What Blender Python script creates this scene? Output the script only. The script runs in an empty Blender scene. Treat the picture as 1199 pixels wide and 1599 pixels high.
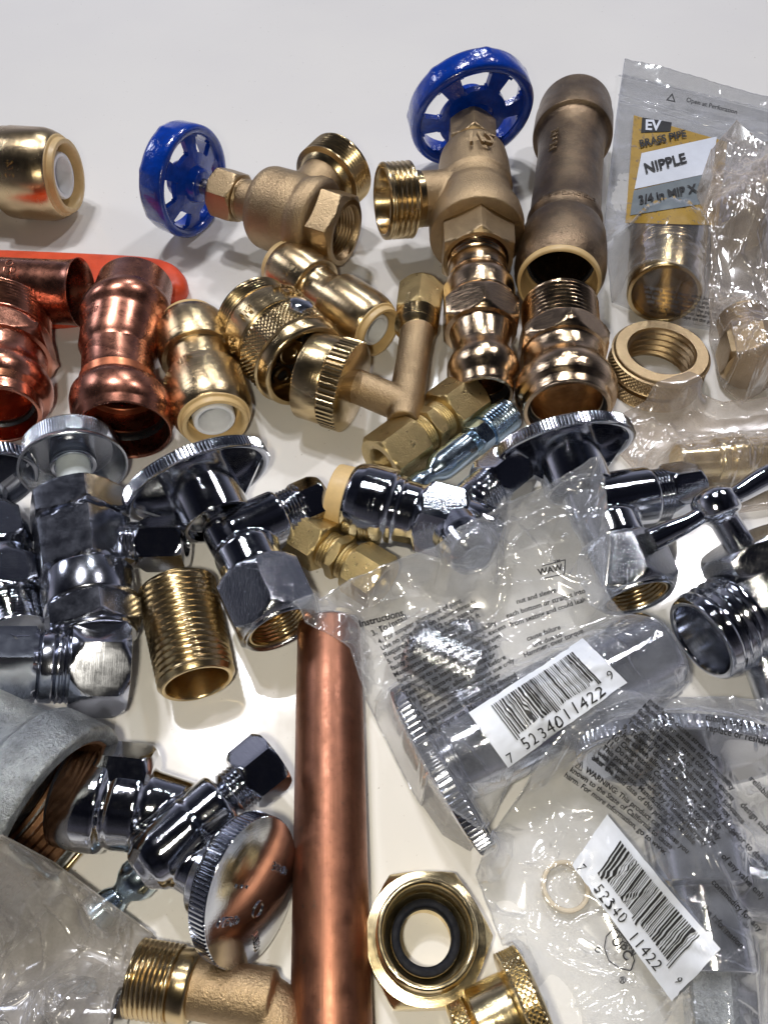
import bpy, math, random
import numpy as np
from mathutils import Vector, Matrix, noise
from mathutils.bvhtree import BVHTree
random.seed(7); rng = np.random.default_rng(7)
S = 0.01                                   # everything is laid out in centimetres, linked at 1/100
scn = bpy.context.scene
COL = scn.collection
# ---------------------------------------------------------------- camera
CAMH, PITCH, F = 20.0, math.radians(54), 1180.0
FW = Vector((0, math.cos(PITCH), -math.sin(PITCH))); UP = Vector((0, math.sin(PITCH), math.cos(PITCH))); RT = Vector((1, 0, 0))
CAM = Vector((0, 0, CAMH))
cd = bpy.data.cameras.new('camera'); cam = bpy.data.objects.new('camera', cd); COL.objects.link(cam)
cam.location = CAM * S; cam.rotation_euler = (math.radians(90) - PITCH, 0, 0)
cd.sensor_fit = 'VERTICAL'; cd.angle = 2 * math.atan(799.5 / F); cd.clip_start = 0.005; cd.clip_end = 50
scn.camera = cam

def ray(px, py): return (FW + RT * ((px - 599.5) / F) + UP * ((799.5 - py) / F)).normalized()
def P(px, py, z=0.0):
    d = ray(px, py); return CAM + d * ((z - CAMH) / d.z)
def depth(p): return (p - CAM).dot(FW)
def pix(p):
    d = p - CAM; q = d.dot(FW); return (599.5 + F * d.dot(RT) / q, 799.5 - F * d.dot(UP) / q)

# ---------------------------------------------------------------- world: a dim room with a few pale areas
w = bpy.data.worlds.new('World'); scn.world = w; w.use_nodes = True
nt = w.node_tree; nt.nodes.clear()
def N(nt, t, **k):
    n = nt.nodes.new(t)
    for a, b in k.items():
        if a.startswith('i_'): n.inputs[a[2:].replace('_', ' ')].default_value = b
        else: setattr(n, a, b)
    return n
out = N(nt, 'ShaderNodeOutputWorld'); bg = N(nt, 'ShaderNodeBackground'); bg.inputs['Strength'].default_value = .82
tc = N(nt, 'ShaderNodeTexCoord'); sep = N(nt, 'ShaderNodeSeparateXYZ')
nt.links.new(tc.outputs['Generated'], sep.inputs[0])
def ramp(nt, stops, interp='LINEAR'):
    r = N(nt, 'ShaderNodeValToRGB'); r.color_ramp.interpolation = interp
    el = r.color_ramp.elements
    while len(el) > 1: el.remove(el[0])
    el[0].position = stops[0][0]; el[0].color = (*stops[0][1], 1)
    for p_, c_ in stops[1:]:
        e = el.new(p_); e.color = (*c_, 1)
    return r
rz = ramp(nt, [(0.0, (.30, .29, .27)), (.10, (.46, .46, .55)), (.24, (.28, .285, .36)), (.40, (.11, .115, .14)), (.66, (.018, .02, .032)), (1, (.012, .013, .02))])
nt.links.new(sep.outputs['Z'], rz.inputs[0])
ry = ramp(nt, [(0.0, (.30, .28, .27)), (.4, (.55, .54, .54)), (.62, (1, 1, 1)), (1, (1.0, 1.02, 1.08))])
ma = N(nt, 'ShaderNodeMath', operation='MULTIPLY_ADD'); ma.inputs[1].default_value = .5; ma.inputs[2].default_value = .5
nt.links.new(sep.outputs['Y'], ma.inputs[0]); nt.links.new(ma.outputs[0], ry.inputs[0])
nz = N(nt, 'ShaderNodeTexNoise'); nz.inputs['Scale'].default_value = 2.6; nz.inputs['Detail'].default_value = 3
nt.links.new(tc.outputs['Generated'], nz.inputs['Vector'])
rn = ramp(nt, [(.3, (.35, .35, .36)), (.52, (.8, .8, .8)), (.68, (1.8, 1.75, 1.7))])
nt.links.new(nz.outputs[0], rn.inputs[0])
def mul(nt, a, b):
    m = N(nt, 'ShaderNodeMix', data_type='RGBA', blend_type='MULTIPLY'); m.inputs[0].default_value = 1
    nt.links.new(a, m.inputs[6]); nt.links.new(b, m.inputs[7]); return m.outputs[2]
nt.links.new(mul(nt, mul(nt, rz.outputs[0], ry.outputs[0]), rn.outputs[0]), bg.inputs['Color'])
nt.links.new(bg.outputs[0], out.inputs[0])
# ---------------------------------------------------------------- ceiling lamps, placed where the table mirrors them
def lamp(px, py, dist, size, power, col, sy=None):
    d = ray(px, py); r = Vector((d.x, d.y, -d.z)); g = P(px, py)
    L = bpy.data.lights.new('ceiling_lamp', 'AREA'); L.energy = power; L.color = col
    L.shape = 'ELLIPSE' if sy is None else 'RECTANGLE'; L.size = size; L.size_y = size * .8 if sy is None else sy
    o = bpy.data.objects.new('ceiling_lamp', L); COL.objects.link(o)
    o.location = (g + r * dist) * S
    tgt = P(600, 900) * S
    o.rotation_euler = (tgt - o.location).to_track_quat('-Z', 'Y').to_euler()
lamp(425, 1040, 190, .13, 11, (.97, .96, 1))
lamp(335, 1150, 200, .05, 6.5, (.97, .96, 1), sy=.22)
lamp(1075, 900, 200, .13, 8.0, (.98, .95, 1))
lamp(690, 640, 230, .16, 8, (.90, .95, 1))
lamp(-500, 700, 220, .55, 6.5, (.84, .87, 1))
fl = bpy.data.lights.new('phone_flash', 'AREA'); fl.shape = 'DISK'; fl.size = .012; fl.energy = .27; fl.color = (1, .92, .75)
fo = bpy.data.objects.new('phone_flash', fl); COL.objects.link(fo); fo.location = Vector((-1.6, -.6, 20.6)) * S
fo.rotation_euler = (math.radians(90) - PITCH - .15, 0, 0)
scn.view_settings.view_transform = 'Standard'; scn.view_settings.look = 'None'; scn.view_settings.gamma = 1
scn.view_settings.use_curve_mapping = False; scn.view_settings.exposure = 0.1
scn.render.engine = 'CYCLES'
scn.cycles.transparent_max_bounces = 32; scn.cycles.max_bounces = 10; scn.cycles.glossy_bounces = 6; scn.cycles.diffuse_bounces = 4
scn.cycles.sample_clamp_indirect = 6

# ---------------------------------------------------------------- materials
def newmat(name):
    m = bpy.data.materials.new(name); m.use_nodes = True; nt = m.node_tree; nt.nodes.clear()
    o = N(nt, 'ShaderNodeOutputMaterial'); b = N(nt, 'ShaderNodeBsdfPrincipled'); nt.links.new(b.outputs[0], o.inputs[0])
    return m, nt, b, o
def noise_tex(nt, vec, scale, detail=4, rough=.5, stretch=None):
    n = N(nt, 'ShaderNodeTexNoise'); n.inputs['Scale'].default_value = scale; n.inputs['Detail'].default_value = detail; n.inputs['Roughness'].default_value = rough
    if stretch:
        mp = N(nt, 'ShaderNodeMapping'); mp.inputs['Scale'].default_value = stretch; nt.links.new(vec, mp.inputs[0]); nt.links.new(mp.outputs[0], n.inputs['Vector'])
    else: nt.links.new(vec, n.inputs['Vector'])
    return n.outputs[0]
def maprange(nt, v, a, b, c, d):
    m = N(nt, 'ShaderNodeMapRange'); nt.links.new(v, m.inputs[0])
    for i, x in enumerate((a, b, c, d)): m.inputs[i + 1].default_value = x
    return m.outputs[0]
def mixc(nt, f, a, b):
    m = N(nt, 'ShaderNodeMix', data_type='RGBA')
    if hasattr(f, 'is_linked'): nt.links.new(f, m.inputs[0])
    else: m.inputs[0].default_value = f
    for i, c in ((6, a), (7, b)):
        if hasattr(c, 'is_linked'): nt.links.new(c, m.inputs[i])
        else: m.inputs[i].default_value = (*c, 1)
    return m.outputs[2]
def bump(nt, h, dist, prev=None, strength=1):
    b = N(nt, 'ShaderNodeBump'); b.inputs['Distance'].default_value = dist; b.inputs['Strength'].default_value = strength
    nt.links.new(h, b.inputs['Height'])
    if prev: nt.links.new(prev, b.inputs['Normal'])
    return b.outputs[0]
def metal(name, col, tarnish=None, rough=.2, turn=0, grain=0, blot=.5, dents=0, pits=0, rvar=.12):
    m, nt, b, o = newmat(name)
    tc = N(nt, 'ShaderNodeTexCoord'); ob = tc.outputs['Object']; uv = tc.outputs['UV']
    b.inputs['Metallic'].default_value = 1
    n1 = noise_tex(nt, ob, 1.1, 5, .6); f1 = maprange(nt, n1, .42, .68, 0, blot)
    tarnish = tarnish or tuple(c * .6 for c in col)
    c = mixc(nt, f1, col, tarnish)
    n2 = noise_tex(nt, ob, 9, 4, .7); c = mixc(nt, maprange(nt, n2, .55, .72, 0, blot * .6), c, tuple(x * .75 for x in tarnish))
    nt.links.new(c, b.inputs['Base Color'])
    n3 = noise_tex(nt, ob, 2.5, 5, .7)
    nt.links.new(maprange(nt, n3, .3, .75, max(.02, rough - rvar * .4), rough + rvar), b.inputs['Roughness'])
    nrm = None
    if turn: nrm = bump(nt, noise_tex(nt, uv, 1, 3, .7, (.25, 38, 1)), .00004 * turn, nrm)
    if grain: nrm = bump(nt, noise_tex(nt, ob, 15, 4, .7), .0004 * grain, nrm)
    if pits: nrm = bump(nt, maprange(nt, noise_tex(nt, ob, 13, 2, .5), .62, .72, 0, 1), .0002 * pits, nrm)
    if dents: nrm = bump(nt, noise_tex(nt, ob, 1.7, 2, .45), .0007 * dents, nrm)
    if nrm: nt.links.new(nrm, b.inputs['Normal'])
    return m
def plain(name, col, rough=.4, spec=.5, var=.1, grain=0, coat=0, sss=0, scale=3, gs=25):
    m, nt, b, o = newmat(name)
    tc = N(nt, 'ShaderNodeTexCoord'); ob = tc.outputs['Object']
    n1 = noise_tex(nt, ob, scale, 5, .6)
    nt.links.new(mixc(nt, maprange(nt, n1, .35, .75, 0, 1), col, tuple(x * (1 - var * 2.5) for x in col)), b.inputs['Base Color'])
    nt.links.new(maprange(nt, noise_tex(nt, ob, 6, 4, .6), .3, .7, rough * .8, rough * 1.25), b.inputs['Roughness'])
    b.inputs['Specular IOR Level'].default_value = spec
    b.inputs['Coat Weight'].default_value = coat; b.inputs['Coat Roughness'].default_value = .06
    if sss: b.inputs['Subsurface Weight'].default_value = sss; b.inputs['Subsurface Radius'].default_value = (.003, .003, .003)
    if grain: nt.links.new(bump(nt, noise_tex(nt, ob, gs, 3, .6), .0004 * grain), b.inputs['Normal'])
    return m
M = {}
M['gold'] = metal('push_brass', (.62, .475, .28), (.42, .31, .18), .22, turn=1.6, blot=.3, rvar=.08)
M['brass'] = metal('turned_brass', (.56, .43, .24), (.36, .27, .15), .2, turn=1.2, blot=.2, rvar=.05)
M['bright'] = metal('bright_brass', (.84, .70, .42), (.64, .50, .28), .16, turn=1.0, blot=.3)
M['cast'] = metal('cast_brass', (.40, .29, .17), (.27, .19, .11), .36, grain=.75, blot=.5)
M['castdark'] = metal('cast_bronze', (.25, .18, .115), (.13, .09, .06), .33, grain=.5, blot=1.0, pits=.8)
M['forged'] = metal('forged_brass', (.56, .43, .21), (.38, .30, .14), .30, grain=.45, blot=.5)
M['matteb'] = metal('matte_brass', (.44, .325, .19), (.32, .23, .13), .34, grain=.35, blot=.4)
M['bronze'] = metal('polished_bronze', (.66, .49, .32), (.46, .33, .21), .14, turn=1.2, blot=.3)
M['copper'] = metal('bright_copper', (.64, .28, .185), (.42, .16, .11), .20, turn=.6, blot=.5, dents=.08)
M['copperd'] = metal('dull_copper', (.42, .18, .12), (.22, .09, .065), .25, blot=.8, dents=.12)
M['pipe'] = metal('pipe_copper', (.29, .13, .082), (.17, .075, .05), .38, turn=1.0, blot=.8, dents=.03, rvar=.14)
M['copperin'] = metal('copper_inside', (.55, .20, .10), (.30, .09, .05), .32, blot=.5)
M['chrome'] = metal('chrome_plate', (.62, .64, .69), (.50, .52, .57), .055, turn=.5, blot=.3, rvar=.06, grain=.05)
M['chromeg'] = metal('grainy_chrome', (.58, .60, .64), (.45, .46, .50), .12, grain=.22, blot=.3)
M['satin'] = metal('satin_chrome', (.46, .48, .54), (.38, .39, .44), .14, turn=.25, blot=.15, rvar=.06)
M['zinc'] = metal('zinc_plate', (.50, .64, .78), (.52, .56, .50), .16, turn=.5, blot=.4)
M['galv'] = metal('galvanised_iron', (.36, .385, .40), (.20, .215, .225), .38, grain=1.1, blot=1.6, dents=.35)
M['galvin'] = metal('rusty_inside', (.36, .20, .11), (.16, .08, .045), .45, grain=.3, blot=.8)
M['steel'] = metal('steel', (.45, .42, .38), (.3, .26, .22), .25, turn=.5)
M['tan'] = plain('tan_plastic', (.66, .47, .22), .42, .45, .06, sss=.1)
M['white'] = plain('white_plastic', (.78, .79, .80), .4, .5, .04, sss=.3)
M['nylon'] = plain('pale_nylon', (.62, .68, .70), .45, .5, .05, sss=.3)
M['blue'] = plain('blue_enamel', (.003, .05, .42), .16, .5, .15, grain=1.1, coat=.7, gs=2.6)
nt = M['blue'].node_tree; b = [x for x in nt.nodes if x.type == 'BSDF_PRINCIPLED'][0]; tc = N(nt, 'ShaderNodeTexCoord')
old = b.inputs['Base Color'].links[0].from_socket
nt.links.new(mixc(nt, maprange(nt, noise_tex(nt, tc.outputs['Object'], 1.9, 6, .75), .69, .71, 0, 1), old, (.05, .04, .04)), b.inputs['Base Color'])
M['orange'] = plain('orange_vinyl', (.74, .085, .028), .42, .4, .12, scale=1.2, grain=.1)
M['black'] = plain('black_rubber', (.008, .008, .009), .3, .5, .1)
M['washer'] = plain('rubber_washer', (.008, .009, .014), .6, .12, .3, scale=8)
M['ink'] = plain('black_ink', (.02, .02, .022), .5, .3, 0)
M['label'] = plain('label_paper', (.68, .72, .80), .4, .4, .03, coat=.4)
M['paper'] = plain('printed_film', (.42, .42, .415), .3, .5, .15, coat=.6)
M['ochre'] = plain('ochre_print', (.42, .26, .04), .4, .4, .08, coat=.6)
M['grey'] = plain('grey_print', (.17, .20, .22), .4, .4, .05, coat=.6)
M['milk'] = plain('pale_plastic', (.72, .62, .46), .4, .4, .1, sss=.2)
nt = M['pipe'].node_tree; b = [x for x in nt.nodes if x.type == 'BSDF_PRINCIPLED'][0]; tc = N(nt, 'ShaderNodeTexCoord')
old = b.inputs['Base Color'].links[0].from_socket
st_ = noise_tex(nt, tc.outputs['UV'], 1, 4, .65, (9, .35, 1)); c = mixc(nt, maprange(nt, st_, .42, .68, 0, .75), old, (.22, .10, .06))
c = mixc(nt, maprange(nt, noise_tex(nt, tc.outputs['Object'], 2.2, 5, .7), .63, .70, 0, .6), c, (.13, .10, .075)); nt.links.new(c, b.inputs['Base Color'])
nt.links.new(bump(nt, noise_tex(nt, tc.outputs['UV'], 1, 3, .7, (30, .6, 1)), .00002), b.inputs['Normal'])
# glossy cream table with dust and small scratches
m, nt, b, o = newmat('table_laminate'); M['table'] = m
tc = N(nt, 'ShaderNodeTexCoord'); ob = tc.outputs['Object']
c = mixc(nt, maprange(nt, noise_tex(nt, ob, .12, 3), .35, .65, 0, 1), (.80, .785, .75), (.775, .76, .735))
c = mixc(nt, maprange(nt, noise_tex(nt, ob, 5.5, 5, .65), .67, .72, 0, .8), c, (.28, .25, .21))
c = mixc(nt, maprange(nt, noise_tex(nt, ob, 13, 3, .6), .70, .74, 0, .6), c, (.35, .31, .26))
c = mixc(nt, maprange(nt, noise_tex(nt, ob, 1.4, 4, .6, (1, 7, 1)), .69, .76, 0, .22), c, (.45, .42, .38))
nt.links.new(c, b.inputs['Base Color'])
nt.links.new(maprange(nt, noise_tex(nt, ob, .7, 5, .6), .3, .7, .07, .14), b.inputs['Roughness'])
b.inputs['Specular IOR Level'].default_value = .55
nt.links.new(bump(nt, noise_tex(nt, ob, .5, 2, .4), .00005), b.inputs['Normal'])
def film(name, milk, tint, rough=.1, spec=1.0):
    m, nt, b, o = newmat(name); nt.nodes.remove(b)
    tc = N(nt, 'ShaderNodeTexCoord'); ob = tc.outputs['Object']
    tr = N(nt, 'ShaderNodeBsdfTransparent'); tr.inputs[0].default_value = (.97, .97, .965, 1)
    di = N(nt, 'ShaderNodeBsdfDiffuse'); di.inputs[0].default_value = (*tint, 1)
    tl = N(nt, 'ShaderNodeBsdfTranslucent'); tl.inputs[0].default_value = (*tint, 1)
    gl = N(nt, 'ShaderNodeBsdfGlossy'); gl.inputs['Roughness'].default_value = rough; gl.inputs[0].default_value = (1, 1, 1, 1)
    m1 = N(nt, 'ShaderNodeMixShader'); m1.inputs[0].default_value = .45; nt.links.new(di.outputs[0], m1.inputs[1]); nt.links.new(tl.outputs[0], m1.inputs[2])
    lw = N(nt, 'ShaderNodeLayerWeight'); lw.inputs[0].default_value = .35
    fz = N(nt, 'ShaderNodeFresnel'); fz.inputs[0].default_value = 1.4
    bp = bump(nt, noise_tex(nt, ob, .9, 1, .5), .0003)
    for x in (gl, lw, fz): nt.links.new(bp, x.inputs['Normal'])
    mk = N(nt, 'ShaderNodeMath', operation='ADD')
    nt.links.new(maprange(nt, noise_tex(nt, ob, .9, 5, .65), .35, .7, milk * .6, milk * 1.5), mk.inputs[0])
    nt.links.new(maprange(nt, lw.outputs['Facing'], .45, 1, 0, .5), mk.inputs[1])
    m2 = N(nt, 'ShaderNodeMixShader'); nt.links.new(mk.outputs[0], m2.inputs[0]); nt.links.new(tr.outputs[0], m2.inputs[1]); nt.links.new(m1.outputs[0], m2.inputs[2])
    fr = N(nt, 'ShaderNodeMath', operation='MULTIPLY'); fr.inputs[1].default_value = spec
    nt.links.new(maprange(nt, fz.outputs[0], 0.02, .55, .045, .32), fr.inputs[0])
    m3 = N(nt, 'ShaderNodeMixShader'); nt.links.new(fr.outputs[0], m3.inputs[0]); nt.links.new(m2.outputs[0], m3.inputs[1]); nt.links.new(gl.outputs[0], m3.inputs[2])
    nt.links.new(m3.outputs[0], o.inputs[0]); return m
M['film'] = film('clear_film', .13, (.76, .79, .87), .09)
M['filmpink'] = film('hazy_film', .26, (.78, .69, .60), .14)
M['filmgrey'] = film('grey_film', .55, (.50, .475, .45), .16)

# ---------------------------------------------------------------- linking
REG = []                                   # world-cm geometry of everything built, for draping the bags
class Thing:
    def __init__(s, name, label, cat, base, group=None, solo=False):
        s.name, s.label, s.cat, s.group, s.base, s.solo = name, label, cat, group, Vector(base), solo
        s.root = None
        if not solo:
            s.root = bpy.data.objects.new(name, None); s.root.empty_display_size = .01
            s._tag(s.root)
    def _tag(s, o):
        COL.objects.link(o); o.location = s.base * S; o.scale = (S, S, S)
        o['label'] = s.label; o['category'] = s.cat
        if s.group: o['group'] = s.group
    def add(s, name, me, mat, parent=None, label=None, reg=True):
        """me has vertices in world centimetres"""
        co = np.empty(len(me.vertices) * 3); me.vertices.foreach_get('co', co); co = co.reshape(-1, 3)
        if reg: REG.append((s, [Vector(v) for v in co], [tuple(p.vertices) for p in me.polygons]))
        me.vertices.foreach_set('co', (co - np.array(s.base)).ravel()); me.update()
        if s.solo and s.root is None:
            o = bpy.data.objects.new(s.name, me); s.root = o; s._tag(o)
        else:
            o = bpy.data.objects.new(name, me); COL.objects.link(o); o.parent = parent or s.root
            if label: o['label'] = label
        me.name = o.name
        me.materials.clear(); me.materials.append(M[mat] if isinstance(mat, str) else mat)
        return o
def finish(me, ang=32):
    me.update(); me.validate()
    me.shade_smooth() if hasattr(me, 'shade_smooth') else None
    for p in me.polygons: p.use_smooth = True
    me.set_sharp_from_angle(angle=math.radians(ang))
def mesh(verts, faces, ang=32, uv=None):
    me = bpy.data.meshes.new('m'); me.from_pydata([tuple(v) for v in verts], [], faces)
    finish(me, ang); return me

# ---------------------------------------------------------------- solids of revolution with threads, hexagons and knurls
def frame(A, B, roll=0):
    D = (B - A).normalized()
    X = D.cross(Vector((0, 0, 1)))
    if X.length < 1e-3: X = Vector((1, 0, 0))
    X.normalize(); Y = D.cross(X)
    c, s_ = math.cos(roll), math.sin(roll)
    return D, X * c + Y * s_, Y * c - X * s_
def crisp(prof, L, kf, lim=26, d=.022):
    """small bevels at the hard corners of a profile, so that flats stay flat in the shading"""
    out = []
    n = len(prof)
    for i, it in enumerate(prof):
        if isinstance(it[0], str) or i == 0 or i == n - 1 or isinstance(prof[i - 1][0], str) or isinstance(prof[i + 1][0], str): out.append(it); continue
        p, q, r = [(a[0] * L, a[1] / 2 * kf(a[0])) for a in (prof[i - 1], it, prof[i + 1])]
        v1 = (q[0] - p[0], q[1] - p[1]); v2 = (r[0] - q[0], r[1] - q[1]); l1, l2 = math.hypot(*v1), math.hypot(*v2)
        if l1 < 1e-5 or l2 < 1e-5: out.append(it); continue
        an = abs(math.degrees(math.atan2(v1[0] * v2[1] - v1[1] * v2[0], v1[0] * v2[0] + v1[1] * v2[1])))
        if an < lim: out.append(it); continue
        a, b = min(d, l1 * .35) / l1, min(d, l2 * .35) / l2
        out.append((it[0] + (prof[i - 1][0] - it[0]) * a, it[1] + (prof[i - 1][1] - it[1]) * a))
        out.append((it[0] + (prof[i + 1][0] - it[0]) * b, it[1] + (prof[i + 1][1] - it[1]) * b))
    return out
def rev(A, B, prof, n=72, ell=(1, 1), roll=0, k=None, ang=27, cap=True):
    A, B = Vector(A), Vector(B); L = (B - A).length; D, X, Y = frame(A, B, roll)
    prof = crisp(prof, L, lambda t: k if k else depth(A + (B - A) * min(max(t, -.2), 1.2)) / F)
    for it in prof:
        if it[0] == 'K': n = max(n, it[4] * 6)
        if it[0] == 'D': n = max(n, it[4] * 4)
    n = (n + 5) // 6 * 6
    th = np.arange(n) * 2 * np.pi / n
    def R(t, w):
        kk = k if k else depth(A + (B - A) * min(max(t, -.2), 1.2)) / F
        return w / 2 * kk
    Z, RR = [], []
    def ring(z, r): Z.append(z); RR.append(np.broadcast_to(np.asarray(r, float), (n,)).copy())
    for it in prof:
        if it[0] == 'T':
            _, t0, t1, w, pitch, dp = it; z0, z1 = t0 * L, t1 * L
            m = max(6, int(abs(z1 - z0) / pitch * 6))
            for i in range(m + 1):
                z = z0 + (z1 - z0) * i / m; t = z / L
                ph = (z / pitch + th / (2 * np.pi)) % 1
                fade = min(1, i / 4, (m - i) / 4)
                v = np.clip(np.abs(ph - .5) * 2 * 1.25 - .12, 0, 1)
                ring(z, R(t, w) - dp * v * fade)
        elif it[0] == 'H':
            _, t0, t1, w = it[:4]; ch = it[4] if len(it) > 4 else .14
            z0, z1 = t0 * L, t1 * L; sg = 1 if z1 > z0 else -1; hl = abs(z1 - z0)
            phi = (th + math.pi / 6) % (math.pi / 3) - math.pi / 6
            for u in (0, .04, .08, .13, .2, .5, .8, .87, .92, .96, 1):
                z = z0 + sg * hl * u; a = R(z / L, w)
                hexr = np.minimum(a / np.cos(phi), a * 1.149)
                e = min(u, 1 - u) * hl / (ch * a + 1e-6)
                ring(z, np.minimum(hexr, a * (1.0 + .17 * min(1, e))) if ch > 0 else hexr)
        elif it[0] == 'K':
            _, t0, t1, w, NN, dp = it; mod = np.clip((.5 - .5 * np.cos(NN * th)) * 2.2 - .9, 0, 1)
            for u in (0, .06, .94, 1):
                t = t0 + (t1 - t0) * u; f_ = 0 if u in (0, 1) else 1
                ring(t * L, R(t, w) - dp * (mod * f_ + .5 * (1 - f_)))
        elif it[0] == 'D':
            _, t0, t1, w, NN, dp = it; r0 = R((t0 + t1) / 2, w); H = abs(t1 - t0) * L
            cell = 2 * math.pi * r0 / NN; m = max(8, int(H / cell * 4))
            for i in range(m + 1):
                z = t0 * L + (t1 - t0) * L * i / m; q = (i * cell / 4) / cell
                a = np.abs(((NN * th / (2 * np.pi) + q) % 1) - .5) * 2; b = np.abs(((NN * th / (2 * np.pi) - q) % 1) - .5) * 2
                f_ = min(1, i / 2, (m - i) / 2)
                ring(z, R(z / L, w) - dp * np.maximum(1 - a, 1 - b) ** 1 * f_)
        else:
            t, w = it; ring(t * L, R(t, w))
    m = len(Z); cs, sn = np.cos(th) * ell[0], np.sin(th) * ell[1]
    An, Dn, Xn, Yn = (np.array(v) for v in (A, D, X, Y))
    RA = np.array(RR); ZA = np.array(Z)
    V = An + ZA[:, None, None] * Dn + (RA * cs)[..., None] * Xn + (RA * sn)[..., None] * Yn
    V = V.reshape(-1, 3)
    i = np.arange(m - 1)[:, None] * n; j = np.arange(n)[None, :]; j2 = (j + 1) % n
    Fq = np.stack([i + j, i + j2, i + n + j2, i + n + j], -1).reshape(-1, 4)
    faces = [tuple(f) for f in Fq.tolist()]
    nq = len(faces)
    if cap:
        faces.append(tuple(range(n - 1, -1, -1))); faces.append(tuple((m - 1) * n + np.arange(n)))
    me = bpy.data.meshes.new('m'); me.from_pydata(V.tolist(), [], faces)
    # uv: u round the circumference, v along the profile
    rm = RA.mean(1); s_len = np.concatenate([[0], np.cumsum(np.hypot(np.diff(ZA), np.diff(rm)))])
    uvl = me.uv_layers.new(name='uv'); nl = len(me.loops); UV = np.zeros((nl, 2))
    jj = np.broadcast_to(j, (m - 1, n)); ii = np.broadcast_to(np.arange(m - 1)[:, None], (m - 1, n))
    rr = max(rm.max(), .1) * 2 * np.pi
    q = np.stack([np.stack([jj / n * rr, s_len[ii]], -1), np.stack([(jj + 1) / n * rr, s_len[ii]], -1),
                  np.stack([(jj + 1) / n * rr, s_len[ii + 1]], -1), np.stack([jj / n * rr, s_len[ii + 1]], -1)], -2).reshape(-1, 2)
    UV[:nq * 4] = q; uvl.data.foreach_set('uv', UV.ravel())
    finish(me, ang); return me
def sweep(pts, rad, n=40, ell=(1, 1), sub=8, ang=40):
    """tube along a smoothed path"""
    pts = [Vector(p) for p in pts]; Q = []; Rr = []
    for i in range(len(pts) - 1):
        p0, p1, p2, p3 = pts[max(i - 1, 0)], pts[i], pts[i + 1], pts[min(i + 2, len(pts) - 1)]
        for s_ in range(sub):
            t = s_ / sub
            Q.append(.5 * ((2 * p1) + (p2 - p0) * t + (2 * p0 - 5 * p1 + 4 * p2 - p3) * t * t + (3 * p1 - p0 - 3 * p2 + p3) * t ** 3))
            Rr.append(rad[i] * (1 - t) + rad[i + 1] * t)
    Q.append(pts[-1]); Rr.append(rad[-1])
    V, Fc = [], []; T = (Q[1] - Q[0]).normalized(); X = T.cross(Vector((0, 0, 1)))
    X = X.normalized() if X.length > 1e-3 else Vector((1, 0, 0))
    for i, q in enumerate(Q):
        T = (Q[min(i + 1, len(Q) - 1)] - Q[max(i - 1, 0)]).normalized()
        X = (X - T * X.dot(T)).normalized(); Y = T.cross(X)
        for j in range(n):
            a = 2 * math.pi * j / n; V.append(q + X * (math.cos(a) * Rr[i] * ell[0]) + Y * (math.sin(a) * Rr[i] * ell[1]))
    for i in range(len(Q) - 1):
        for j in range(n): Fc.append((i * n + j, i * n + (j + 1) % n, (i + 1) * n + (j + 1) % n, (i + 1) * n + j))
    Fc.append(tuple(range(n - 1, -1, -1))); Fc.append(tuple((len(Q) - 1) * n + j for j in range(n)))
    return mesh(V, Fc, ang)
def cast(meshes, voxel=.05, smooth=4):
    """fuse overlapping solids into one cast body with soft fillets"""
    V, Fc = [], []
    for me in meshes:
        o = len(V); V += [tuple(v.co) for v in me.vertices]; Fc += [tuple(i + o for i in p.vertices) for p in me.polygons]
    me = bpy.data.meshes.new('t'); me.from_pydata(V, [], Fc); ob = bpy.data.objects.new('t', me); COL.objects.link(ob)
    md = ob.modifiers.new('r', 'REMESH'); md.mode = 'VOXEL'; md.voxel_size = voxel
    ms = ob.modifiers.new('s', 'SMOOTH'); ms.iterations = smooth; ms.factor = .5
    dg = bpy.context.evaluated_depsgraph_get(); dg.update()
    res = bpy.data.meshes.new_from_object(ob.evaluated_get(dg)); bpy.data.objects.remove(ob)
    finish(res, 60); return res
def text_mesh(s_, size=1.0, extrude=0.0, bold=0.0, space=1.0):
    cu = bpy.data.curves.new('t', 'FONT'); cu.body = s_; cu.size = size; cu.extrude = extrude; cu.resolution_u = 3; cu.offset = bold; cu.space_character = space
    cu.align_x = 'CENTER'; cu.align_y = 'CENTER'
    ob = bpy.data.objects.new('t', cu); COL.objects.link(ob); dg = bpy.context.evaluated_depsgraph_get(); dg.update()
    me = bpy.data.meshes.new_from_object(ob.evaluated_get(dg)); bpy.data.objects.remove(ob); return me
def warp(me, fn):
    for v in me.vertices: v.co = fn(v.co)
    me.update(); return me
def text_round(A, B, t, ang, r, s_, size, along=False, flip=False, h=.02, bold=.0):
    """raised lettering wrapped on a cylinder of radius r about A-B; ang measured round the axis, 0 = world up"""
    D, X, Y = frame(A, B); L = (B - A).length; U = -Y if (-Y).z > 0 else Y; W = D.cross(U)
    sg = -1 if flip else 1
    def fn(c):
        u, v = c.x * sg, c.y * sg
        if along: z, a = t * L + u, ang + v / r
        else: z, a = t * L + v, ang - u / r
        rr = r + c.z + h * .5
        return A + D * z + U * (math.cos(a) * rr) + W * (math.sin(a) * rr)
    return warp(text_mesh(s_, size, h * .5, bold), fn)
def kpx(p): return depth(p) / F             # centimetres per photo pixel at p

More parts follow.
